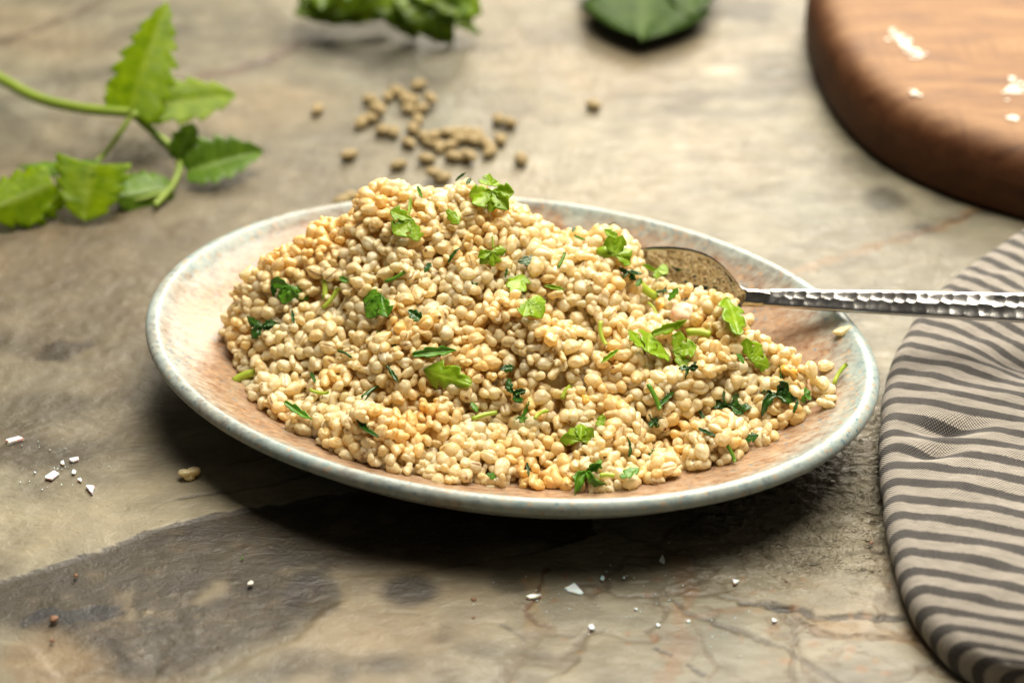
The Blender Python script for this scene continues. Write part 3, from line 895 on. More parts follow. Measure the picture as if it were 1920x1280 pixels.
# ------------------------------------------------------------------ leaves
def blade(length, width, teeth=5, tooth=0.18, curl=0.0, fold=0.0, ripple=0.0, nu=34, nv=9, seed=0, base=0.12, peak=0.45, twist=0.0, tipw=0.0):
    """a leaf blade along +x in the xy plane with a toothed edge; returns points (nu*nv), vein mask, uv grid size"""
    u = np.linspace(0, 1, nu)[:, None]; v = np.linspace(-1, 1, nv)[None, :]
    e1 = math.log(0.5) / math.log(peak)
    prof = np.sin(PI * np.clip(u, 0, 1) ** e1) ** 0.75
    prof = np.maximum(prof * (1 - base) + base * (1 - u), 0) + tipw * u * (1 - u ** 8)
    saw = (u * teeth + 0.06 * v * 0) % 1.0
    jag = 1 - tooth * (saw ** 1.3) * sstep(0.03, 0.2, u)
    jag = jag * (1 + 0.08 * noise3(u * teeth * 0.8, np.sign(v) * 2.0, 0.5, seed))
    w = width * 0.5 * prof * jag
    x = length * (u - 0.10 * np.abs(v) ** 1.5 * prof * (1 - u)) + 0 * v
    y = w * v
    z = curl * length * (u ** 2) + fold * np.abs(y) + 0 * v
    rp = noise3(u * 3.0, v * 1.2, 0.3, seed + 5) * 0.6 + noise3(u * 7, v * 2.4, 0.8, seed + 6) * 0.4
    z = z + ripple * width * rp * (0.25 + np.abs(v))
    z = z - 0.02 * width * np.exp(-(v / 0.15) ** 2)
    if twist:
        a = twist * u
        y, z = y * np.cos(a) - z * np.sin(a), y * np.sin(a) + z * np.cos(a)
    P = np.stack([x + 0 * v, y + 0 * u, z], -1).reshape(-1, 3)
    mid = np.exp(-(v / 0.10) ** 2) + 0 * u
    side = np.exp(-(((u * teeth * 1.6 - np.abs(v) * 1.3) % 1.0 - 0.5) / 0.10) ** 2) * (np.abs(v) < .9) * 0.6
    vein = np.clip(np.maximum(mid, side), 0, 1).ravel()
    return P, vein, grid_faces(nu, nv)

def thicken(P, F, vein, th):
    """give an open sheet real thickness: offset copy plus a closing edge"""
    me = mesh_from("t", P, F)
    nrm = np.zeros(len(P) * 3, np.float32)
    me.vertices.foreach_get("normal", nrm)
    nrm = nrm.reshape(-1, 3)
    e = {}
    for f in F:
        for a, b in zip(f, np.roll(f, -1)):
            k = (min(a, b), max(a, b))
            e[k] = None if k in e else (a, b)
    n = len(P)
    rim = np.array([(b, a, a + n, b + n) for q in e.values() if q is not None for a, b in [q]])
    bpy.data.meshes.remove(me)
    P2 = np.concatenate([P + nrm * th * .5, P - nrm * th * .5])
    F2 = np.concatenate([F, F[:, ::-1] + n, rim])
    return P2, F2, np.concatenate([vein, vein])

def join(parts):
    V, F, A, b = [], [], [], 0
    for P, vein, f in parts:
        V.append(P); F.append(f + b); A.append(vein); b += len(P)
    return np.concatenate(V), np.concatenate(A), np.concatenate(F)

def rotz(P, a):
    c, s = math.cos(a), math.sin(a)
    return np.stack([P[:, 0] * c - P[:, 1] * s, P[:, 0] * s + P[:, 1] * c, P[:, 2]], -1)

def rod(pts, radii, ns=8, flat=1.0):
    """a stalk through points, capped; all quads plus fan caps as quads with repeated corner avoided"""
    pts = np.asarray(pts, float); n = len(pts)
    V = []
    up = np.array([0.13, 0.21, 0.97])
    for k in range(n):
        t = pts[min(k + 1, n - 1)] - pts[max(k - 1, 0)]; t /= np.linalg.norm(t) + 1e-12
        s = np.cross(t, up); s /= np.linalg.norm(s) + 1e-12
        b = np.cross(s, t)
        a = np.linspace(0, 2 * PI, ns, endpoint=False)[:, None]
        V.append(pts[k] + radii[k] * (np.cos(a) * s + flat * np.sin(a) * b))
    P = np.concatenate(V)
    F = grid_faces(n, ns, True)
    caps = []
    for off in (0, (n - 1) * ns):
        for q in range(1, ns // 2):
            idx = [off + q - 1, off + q, off + ns - 1 - q, off + ns - q] if q > 0 else None
            caps.append([off + q - 1 if q > 1 else off + 0, off + q, off + ns - q - 1 if q < ns // 2 else off + q, off + (ns - q) % ns])
    return P, F, np.array(caps)

def stalk_mesh(length, r, bend, seed=0, nseg=8, flat=1.0):
    u = np.linspace(-.5, .5, nseg)
    pts = np.stack([u * length, bend * length * (u ** 2 - .08) , 0.04 * length * noise3(u * 3, seed, 0.5)], -1)
    rad = r * (1 + 0.12 * noise3(u * 4, 3.0, seed))
    P, F, caps = rod(pts, rad, 10, flat)
    vein = np.clip(0.5 + noise3(P[:, 0] * 0, np.arctan2(P[:, 1], P[:, 2]) * 3, 0.1, seed), 0, 1)
    return P, vein, np.concatenate([F, caps])

def parsley(kind, size, seed):
    r = np.random.default_rng(seed)
    if kind == 'tri':        # flat leaf with three toothed lobes from one point
        out = []
        for a, L, wd in ((0.0, 1.0, .50), (1.05, .92, .36), (-1.0, .95, .38)):
            P, v, f = blade(size * .62 * L, size * wd, 3, .48, r.uniform(-.3, .15), r.uniform(-.35, .35), .14, 30, 9, seed + int(a * 7), .05, .68, r.uniform(-.3, .3), .42)
            out.append((rotz(P, a), v, f))
        P, v, f = join(out); P[:, 0] -= size * .25
        P, f, v = thicken(P, f, v, .00028)
    elif kind == 'fan':      # wide fan of five narrow lobes, curly
        out = []
        for k, a in enumerate((-1.5, -.75, 0, .7, 1.45)):
            P, v, f = blade(size * r.uniform(.42, .56), size * .34, 3, .4, r.uniform(-.5, .35), r.uniform(-.7, .7), .25, 22, 7, seed + k, .10, .66, r.uniform(-.6, .6), .3)
            out.append((rotz(P, a), v, f))
        P, v, f = join(out); P[:, 0] -= size * .15
        P, f, v = thicken(P, f, v, .00028)
    elif kind == 'lobe':     # one broad lobe
        P, v, f = blade(size, size * .62, 3, .46, r.uniform(-.3, .1), r.uniform(-.4, .4), .2, 36, 11, seed, .12, .58, r.uniform(-.4, .4), .22)
        P[:, 0] -= size * .5
        P, f, v = thicken(P, f, v, .00028)
    elif kind == 'strip':    # narrow folded strip of leaf
        P, v, f = blade(size, size * .25, 3, .45, r.uniform(-.4, .4), r.uniform(.3, 1.1), .3, 28, 7, seed, .2, .5, r.uniform(-1.2, 1.2), .15)
        P[:, 0] -= size * .5
        P, f, v = thicken(P, f, v, .0003)
    elif kind == 'clump':    # wilted crumpled leaf
        out = []
        for k in range(5):
            P, v, f = blade(size * r.uniform(.4, .62), size * r.uniform(.3, .46), 3, .35, r.uniform(-1., 1.), r.uniform(-1., 1.), .5, 20, 7, seed + k * 3, .15, .6, r.uniform(-1.8, 1.8), .25)
            P = rotz(P, r.uniform(-1.0, 1.0) + (PI if k % 2 else 0))
            P[:, 2] += r.uniform(-.05, .12) * size
            out.append((P, v, f))
        P, v, f = join(out)
        P, f, v = thicken(P, f, v, .0003)
    else:                    # 'stalk'
        P, v, f = stalk_mesh(size, size * (.16 if kind == 'block' else .085), r.uniform(-.5, .5), seed)
    return P, v, f

MATS = {'b': M_BRIGHT, 'm': M_MID, 'd': M_DARK, 's': M_STALK, 'o': M_ONION, 'p': M_PEPPER}

def place_herb(px, py, kind, size_px, ang, mat, label, lift=0.0012, tilt=None, name=None, cat=None):
    seed = int(px * 3 + py * 7) % 9973
    r = np.random.default_rng(seed)
    p = hit(px, py)
    dep = float((p - CAM) @ FWD)
    size = size_px * dep / KPX * {'stalk': 1.05, 'block': 1.05, 'clump': 0.95, 'strip': 1.1}.get(kind, 1.12)
    P, v, f = parsley(kind, size, seed)
    eps = 0.006
    gx = (surf(p[0] + eps, p[1]) - surf(p[0] - eps, p[1])) / (2 * eps); gy = (surf(p[0], p[1] + eps) - surf(p[0], p[1] - eps)) / (2 * eps)
    n = np.array([-np.clip(gx, -.6, .6), -np.clip(gy, -.6, .6), 1.0])
    n = n / np.linalg.norm(n) * 0.70 - 0.62 * FWD + r.normal(0, .14, 3)
    if tilt is not None: n = n + np.array(tilt)
    n /= np.linalg.norm(n)
    a = math.radians(ang)
    di = math.cos(a) * RIGHT + math.sin(a) * UPV
    dx = di - FWD * (di @ n) / (FWD @ n)
    dx /= np.linalg.norm(dx)
    dy = np.cross(n, dx)
    c = p + n * lift
    W = P[:, :1] * dx + P[:, 1:2] * dy + P[:, 2:] * n
    nm = name or ('parsley_stalk' if kind in ('stalk', 'block') else 'parsley_leaf')
    me = mesh_from(nm, W, [tuple(q) for q in f.tolist()])
    set_float(me, "vein", v)
    o = link(nm, me, MATS[mat], loc=c)
    tag(o, label, cat or ('herb stalk' if kind in ('stalk', 'block') else 'herb leaf'), 'chopped parsley on the salad' if name is None else None)
    return o

HERBS = [
 # px, py, kind, size px, angle, shade, label
 (547, 548, 'fan', 62, -110, 'm', "parsley leaf with drooping lobes left of the upright lime stalk"),
 (515, 550, 'strip', 46, -80, 'd', "dark narrow parsley sliver at the heap's upper left edge"),
 (604, 533, 'stalk', 60, 92, 's', "lime parsley stalk standing upright on the heap's upper left"),
 (624, 562, 'stalk', 46, 52, 's', "slanting olive green stalk beside the upright lime stalk"),
 (655, 528, 'lobe', 18, -30, 'm', "tiny green leaf fleck right of the upright lime stalk"),
 (637, 487, 'strip', 24, -60, 'd', "small dark leaf scrap high on the heap's left shoulder"),
 (552, 597, 'strip', 26, -80, 'd', "short dark sliver below the drooping parsley leaf"),
 (496, 613, 'clump', 56, 10, 'd', "dark folded parsley leaf at the heap's far left"),
 (714, 577, 'tri', 74, -130, 'm', "two lobed parsley sprig hanging from a curled stem left of centre"),
 (748, 528, 'stalk', 40, 25, 'm', "thin curled dark stem above the two lobed sprig"),
 (729, 637, 'stalk', 44, -35, 'd', "dark bent stem under the two lobed sprig"),
 (786, 604, 'lobe', 34, -35, 'd', "dark folded leaf tip right of the two lobed sprig"),
 (812, 662, 'strip', 80, 8, 'm', "long two tone leaf strip above the biggest bright parsley leaf"),
 (840, 708, 'lobe', 84, 165, 'b', "largest bright pleated parsley leaf in the middle of the heap"),
 (741, 704, 'strip', 34, -55, 'd', "dark sliver left of the largest bright pleated leaf"),
 (683, 755, 'strip', 90, 82, 'd', "long wilted dark leaf hanging upright on the lower left slope"),
 (690, 812, 'strip', 60, -60, 'd', "dark wilted leaf end below the long hanging leaf"),
 (966, 542, 'lobe', 66, 75, 'b', "upper lobe of the glossy bright leaf pair at the heap's centre"),
 (995, 588, 'tri', 62, -45, 'b', "lower glossy leaf of the bright pair at the heap's centre"),
 (948, 512, 'strip', 18, 80, 'd', "tiny dark upright scrap above the glossy leaf pair"),
 (1037, 543, 'strip', 34, -10, 'b', "small bright leaf strip right of the glossy leaf pair"),
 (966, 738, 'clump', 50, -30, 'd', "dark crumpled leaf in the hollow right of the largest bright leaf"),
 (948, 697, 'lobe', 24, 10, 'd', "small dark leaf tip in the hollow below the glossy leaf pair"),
 (868, 337, 'strip', 22, 40, 'd', "tiny dark leaf on the very top of the heap"),
 (876, 349, 'lobe', 14, 60, 'd', "dark green dot just under the tiny leaf on top"),
 (909, 354, 'tri', 38, 100, 'b', "small bright leaf behind the pale lobed leaf on the summit"),
 (926, 383, 'fan', 84, -95, 'b', "pale lobed parsley leaf spread across the heap's summit"),
 (788, 368, 'strip', 26, -70, 'm', "small olive leaf scrap near the summit between two peaks"),
 (756, 428, 'tri', 68, -140, 'b', "three pointed parsley leaf below the left summit"),
 (769, 398, 'strip', 34, 80, 'b', "upright leaf tip above the three pointed leaf"),
 (855, 414, 'lobe', 34, -50, 'b', "single small bright leaf between the two summit leaves"),
 (917, 484, 'fan', 50, -75, 'b', "star shaped bright leaf with a stem above the glossy pair"),
 (922, 456, 'stalk', 22, 95, 's', "short pale stem standing over the star shaped leaf"),
 (853, 478, 'strip', 32, 60, 'd', "curly dark stem left of the star shaped leaf"),
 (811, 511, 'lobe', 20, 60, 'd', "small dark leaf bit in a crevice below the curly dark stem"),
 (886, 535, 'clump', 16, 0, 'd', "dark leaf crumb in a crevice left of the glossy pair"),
 (1158, 474, 'fan', 66, 70, 'b', "upright bright parsley leaf on the heap's right shoulder beside the spoon"),
 (1139, 453, 'lobe', 32, 140, 'b', "curled side lobe left of the upright shoulder leaf"),
 (1089, 453, 'strip', 24, -35, 'm', "small green scrap left of the upright shoulder leaf"),
 (1074, 446, 'lobe', 12, 60, 'd', "dark green speck left of the small green scrap"),
 (1147, 426, 'strip', 18, 25, 'd', "dark scrap at the edge of the right hand summit"),
 (1047, 493, 'stalk', 32, 65, 'm', "thin slanting stem on the heap between summit and shoulder"),
 (989, 496, 'lobe', 34, 10, 'd', "dark leaf tucked beneath grains right of the star shaped leaf"),
 (1178, 512, 'clump', 36, -25, 'd', "dark chopped leaf glistening at the foot of the shoulder leaf"),
 (1212, 510, 'strip', 34, -25, 'b', "thin lime leaf sliver beside the spoon's bowl"),
 (1239, 524, 'tri', 34, -30, 'b', "small bright three pointed leaf against the spoon's bowl"),
 (1264, 526, 'block', 30, 80, 's', "yellow stalk end standing against the spoon's bowl"),
 (1206, 548, 'block', 46, -38, 's', "chunky yellow stalk lying on the right shoulder"),
 (1192, 536, 'lobe', 18, 50, 'm', "small leaf at the upper end of the chunky yellow stalk"),
 (1225, 582, 'stalk', 26, -55, 's', "yellow stalk tip poking out below a white grain"),
 (1243, 547, 'clump', 20, 0, 'd', "dark leaf crumb between chunky stalk and spoon"),
 (1270, 557, 'lobe', 26, 50, 'm', "dark green triangular leaf tip near the spoon"),
 (1200, 664, 'tri', 86, 88, 'b', "wide three lobed parsley leaf lying flat on the right slope"),
 (1282, 664, 'tri', 64, 10, 'b', "forked right arm of the wide three lobed leaf"),
 (1144, 674, 'strip', 38, -140, 'b', "narrow left arm of the wide three lobed leaf"),
 (1249, 617, 'strip', 80, 20, 'b', "slender pointed leaf above the wide three lobed leaf"),
 (1130, 628, 'stalk', 44, -78, 's', "yellow green stalk standing left above the wide three lobed leaf"),
 (1311, 627, 'block', 42, -6, 's', "thick lime stalk piece lying level right of the slender leaf"),
 (1290, 692, 'clump', 36, 0, 'd', "round dark leaf hidden below the forked leaf arm"),
 (1364, 603, 'lobe', 88, 97, 'b', "broad upright bright leaf standing in front of the spoon's neck"),
 (1409, 667, 'tri', 62, 40, 'b', "shiny bright leaf on the heap's right end"),
 (1378, 678, 'lobe', 20, 120, 'm', "small leaf bit left of the shiny leaf on the right end"),
 (1460, 745, 'clump', 72, 10, 'd', "dark curly leaf under the grains at the heap's right end"),
 (1503, 744, 'fan', 26, -20, 'm', "tiny curly leaf at the far right tip of the heap"),
 (1494, 762, 'strip', 26, 70, 'd', "dark sliver under the far right tip of the heap"),
 (1367, 762, 'clump', 66, -20, 'd', "large dark crumpled leaf on the lower right slope"),
 (1248, 752, 'strip', 52, 45, 'd', "feathery blue green leaf on the slope below the wide leaf"),
 (1226, 745, 'stalk', 50, -65, 'm', "slim green stem joining the feathery leaf"),
 (1310, 782, 'strip', 34, -70, 'd', "dark leaf strip between two yellow clumps on the lower right"),
 (1327, 815, 'strip', 36, -30, 'd', "dark green leaf below the dark strip on the lower right"),
 (1407, 829, 'lobe', 34, 10, 'd', "dark leaf tip close to the plate's lower right wall"),
 (1366, 850, 'stalk', 38, -62, 'm', "shaded green stalk at the heap's lower right foot"),
 (1093, 820, 'fan', 62, 85, 'b', "bright curly parsley floret on the front slope"),
 (1124, 797, 'lobe', 28, 75, 'b', "small bright leaf above the curly floret"),
 (1102, 888, 'clump', 70, 0, 'm', "deep green curly leaf at the front foot of the heap"),
 (1138, 894, 'block', 26, 0, 's', "lime scrap right of the deep green curly leaf"),
 (1180, 896, 'lobe', 38, 30, 'm', "green leaf wrapped round a grain at the front foot"),
 (1178, 838, 'strip', 32, 75, 'd', "dark sliver between grains right of the curly floret"),
 (1222, 862, 'strip', 66, 85, 'd', "long dark strand between grains on the front right"),
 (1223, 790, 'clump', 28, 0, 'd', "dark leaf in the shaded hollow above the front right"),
 (1006, 784, 'stalk', 38, 28, 's', "bright slanting stalk right of a dark leaf on the front slope"),
 (980, 784, 'clump', 44, 10, 'm', "dark green leaf joined to the bright slanting stalk"),
 (1060, 736, 'block', 28, 55, 's', "lime stalk end in the hollow under the middle grains"),
 (903, 778, 'stalk', 48, 14, 's', "lime stalk lying across the front clump of grains"),
 (885, 768, 'lobe', 20, 110, 'm', "tiny leaf above the lime stalk on the front clump"),
 (925, 895, 'lobe', 22, -20, 'm', "small green leaf at the heap's front edge"),
 (993, 884, 'strip', 26, -75, 'd', "thin dark strand on the heap's front edge"),
 (464, 710, 'block', 42, 22, 's', "lime split stalk on the plate at the heap's left foot"),
 (590, 717, 'strip', 36, -65, 'd', "dark stem running down to a short lime stalk on the left"),
 (604, 735, 'stalk', 36, -8, 's', "short lime stalk lying on the lower left slope"),
 (563, 778, 'strip', 62, -35, 'm', "olive leaf strand near the plate's front left wall"),
 (650, 664, 'stalk', 28, -25, 'd', "thin dark stem between grains on the left slope"),
 (735, 697, 'stalk', 24, -60, 'd', "fine dark stem left of the biggest bright leaf"),
 (1577, 707, 'stalk', 44, 55, 's', "loose green stalk with a dark end on the bare right side of the plate"),
]
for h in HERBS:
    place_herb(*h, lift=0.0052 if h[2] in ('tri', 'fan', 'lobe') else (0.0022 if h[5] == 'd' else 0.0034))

def chunk(px, py, size_px, sx, sy, sz, mat, label, seed, name, cat):
    p = hit(px, py)
    size = size_px * float((p - CAM) @ FWD) / KPX
    v = ICO_HI
    rad = 1 + 0.25 * noise3(v[:, 0] * 1.3, v[:, 1] * 1.3, v[:, 2] * 1.3, seed) + .06 * noise3(v[:, 0] * 4, v[:, 1] * 4, v[:, 2] * 4, seed + 1)
    P = np.sign(v) * np.abs(v) ** 0.8 * rad[:, None] * np.array([sx, sy, sz]) * size * .5
    P = P @ np.array(Matrix.Rotation(0.6, 3, 'X') @ Matrix.Rotation(seed, 3, 'Z')).T
    me = mesh_from(name, P, ICO_HI_F)
    o = link(name, me, mat, loc=p + np.array([0, 0, 0.0005]))
    tag(o, label, cat)
chunk(1284, 592, 56, 1.0, .75, .7, M_ONION, "pale pink onion piece between the spoon and the slender leaf", 3, "onion_piece", "onion")
chunk(1240, 572, 28, 1.0, .8, .7, M_PEPPER, "orange yellow vegetable bit below the chunky yellow stalk", 5, "vegetable_bit", "vegetable")
chunk(1098, 752, 22, 1.0, .7, .7, M_PEPPER, "small orange vegetable bit in the middle of the right slope", 8, "vegetable_bit", "vegetable")
chunk(1478, 700, 34, 1.1, .6, .7, M_PEPPER, "amber vegetable bit near the heap's right end", 9, "vegetable_bit", "vegetable")

# ------------------------------------------------------------------ spoon
def build_spoon():
    neck = unp(1418, 556, 0.0405)
    rest = unp(1592, 563, 0.0435)
    end = unp(2330, 592, 0.056)
    ax = rest - neck; ax /= np.linalg.norm(ax)
    root = empty("serving_spoon", neck)
    tag(root, "hammered steel serving spoon, bowl dug into the salad and handle over the plate rim", "spoon")
    th = math.radians(40)
    def frame(a, roll):
        a = a / np.linalg.norm(a)
        s = np.cross(np.array([0, 0, 1.0]), a); s /= np.linalg.norm(s)       # points to the far side
        u = np.cross(a, s)
        y = math.cos(roll) * s + math.sin(roll) * u
        z = np.cross(a, y)
        return a, y, z
    # bowl: egg outline, hollow side towards the lens
    ROLL = math.radians(37)
    a, y, z = frame(ax, ROLL)
    Lb, Wb, Dp = 0.0330, 0.0216, 0.0120
    nx_, nv_ = 190, 110
    th = np.linspace(0, 1, nx_)[:, None]
    X = -Lb + (2 * Lb + 0.0155) * (0.5 - 0.5 * np.cos(PI * th)) ** 1.0 + 0 * th
    vv = np.sin(np.linspace(-1, 1, nv_)[None, :] * PI / 2)
    xe = np.clip(X / Lb, -1, 1)
    We = Wb * np.clip(1 - np.abs(xe) ** 2.15, 0, 1) ** np.where(xe > 0, 0.5 + 0.62 * xe ** 2, 0.5) * (1 - 0.04 * xe)
    Wn = 0.0038 * sstep(0.28 * Lb, 0.92 * Lb, X) * (1 - 0.35 * sstep(Lb + 0.004, Lb + 0.016, X))
    Wd = np.sqrt(We ** 2 + Wn ** 2)
    dep = Dp * np.clip(1 - np.abs(xe) ** 2.4, 0, 1) ** 0.9
    Y = Wd * vv
    Z = -dep * (1 - np.abs(vv) ** 2.3)
    X = X + 0 * vv
    cen, tries = [], 0
    rg = np.random.default_rng(5)
    while len(cen) < 220 and tries < 7000:
        tries += 1
        q = rg.uniform(-1, 1, 2) * np.array([Lb * .97, Wb])
        if all((q[0] - c[0]) ** 2 + (q[1] - c[1]) ** 2 > 0.0036 ** 2 for c in cen): cen.append(q)
    dent = np.full(X.shape, -1.0)
    for c in cen:
        d = np.hypot(X - c[0], Y - c[1]) / rg.uniform(.0021, .0027)
        dent = np.maximum(dent, 1 - d * d)
    inner = Z - 0.00042 * dent * sstep(.97, .80, np.abs(vv)) * sstep(.95, .8, np.abs(xe))
    lip = np.clip((np.abs(vv) - np.clip(1 - 0.0016 / Wd, .5, .99)) / (1 - np.clip(1 - 0.0016 / Wd, .5, .99)), 0, 1)
    inner = inner - 0.0011 * lip ** 2
    outer = Z - 0.0026
    cpos = -ax * (Lb + 0.0045)
    def world(X, Y, Z, c):
        return X[..., None] * a + Y[..., None] * y + Z[..., None] * z + c
    V = np.concatenate([world(X, Y, inner, cpos).reshape(-1, 3), world(X, Y * 1.01, outer, cpos).reshape(-1, 3)])
    f = grid_faces(nx_, nv_)
    n = nx_ * nv_
    k = np.arange(nx_ - 1)
    e1 = np.stack([k * nv_, (k + 1) * nv_, (k + 1) * nv_ + n, k * nv_ + n], -1)
    e2 = e1 + (nv_ - 1)
    q = np.arange(nv_ - 1) + (nx_ - 1) * nv_
    e3 = np.stack([q, q + 1, q + 1 + n, q + n], -1)
    F = np.concatenate([f, f[:, ::-1] + n, e1, e2[:, ::-1], e3])
    me = mesh_from("bowl", V, F)
    bm = bmesh.new(); bm.from_mesh(me); bmesh.ops.remove_doubles(bm, verts=bm.verts, dist=1e-6); bmesh.ops.recalc_face_normals(bm, faces=bm.faces); bm.to_mesh(me); bm.free()
    me.polygons.foreach_set("use_smooth", np.ones(len(me.polygons), bool))
    link("bowl", me, M_BOWL, root)
    # handle: flat hammered face above a rounded back
    nl = 520
    s = np.linspace(0, 1, nl)
    P0, P1, P2 = np.zeros(3) - ax * 0.0045, rest - neck, end - neck
    t1 = np.linalg.norm(P1 - P0) / (np.linalg.norm(P1 - P0) + np.linalg.norm(P2 - P1))
    path = np.where((s < t1)[:, None], P0 + (P1 - P0) * (s / t1)[:, None], P1 + (P2 - P1) * ((s - t1) / (1 - t1))[:, None])
    total = np.linalg.norm(P1 - P0) + np.linalg.norm(P2 - P1)
    dist = s * total
    wid = np.interp(dist, [0, 0.006, 0.02, 0.06, 0.12, total], [0.0056, 0.0062, 0.0070, 0.0086, 0.0108, 0.0135])
    thk = np.interp(dist, [0, 0.006, 0.03, 0.1, total], [0.0006, 0.0024, 0.0058, 0.0062, 0.0056])
    nface = 26
    prof_v = np.linspace(-1, 1, nface)
    back = np.linspace(PI, 2 * PI, 16)[1:-1]
    rows = []
    dents = []
    xx = 0.007
    while xx < total:
        for side in (-.46, .46):
            dents.append((xx + rg.uniform(-.0008, .0008) + (0.0011 if side > 0 else 0), side + rg.uniform(-.1, .1), rg.uniform(.0022, .0031)))
        xx += rg.uniform(0.0042, 0.0060)
    dents = np.array(dents)
    a2, y2, z2 = frame(ax, math.radians(36))
    V = []
    for i in range(nl):
        hw = wid[i] * .5 * 1.15
        vy = prof_v * hw
        top = np.zeros(nface) - 0.0004 * np.abs(prof_v) ** 6
        near = dents[np.abs(dents[:, 0] - dist[i]) < .006]
        dd = np.full(nface, -1.2)
        for (dx_, dv, dr) in near:
            r2 = ((dist[i] - dx_) / dr) ** 2 + ((vy - dv * hw * 1.0) / (dr * .85)) ** 2
            dd = np.maximum(dd, 1 - r2)
        dd = np.clip(dd, -1.2, 1)
        top = top - 0.00017 * dd * min(1, max(0, (dist[i] - .004) / .012))
        by = hw * np.sign(np.cos(back)[::-1]) * np.abs(np.cos(back)[::-1]) ** .5
        bz = -thk[i] * np.abs(np.sin(back)) ** .6
        vy = np.concatenate([vy, by]); vz = np.concatenate([top, bz])
        V.append(path[i] + vy[:, None] * y2 + (vz[:, None] - 0.0011 + 0.0014 * sstep(0.0, 0.014, dist[i])) * z2)
    m = nface + len(back)
    V = np.concatenate(V)
    F = [tuple(q) for q in grid_faces(nl, m, True)]
    F.append(tuple(range(m))[::-1]); F.append(tuple((nl - 1) * m + q for q in range(m)))
    me = mesh_from("handle", V, F)
    bm = bmesh.new(); bm.from_mesh(me); bmesh.ops.recalc_face_normals(bm, faces=bm.faces); bm.to_mesh(me); bm.free()
    link("handle", me, M_STEEL, root)
build_spoon()

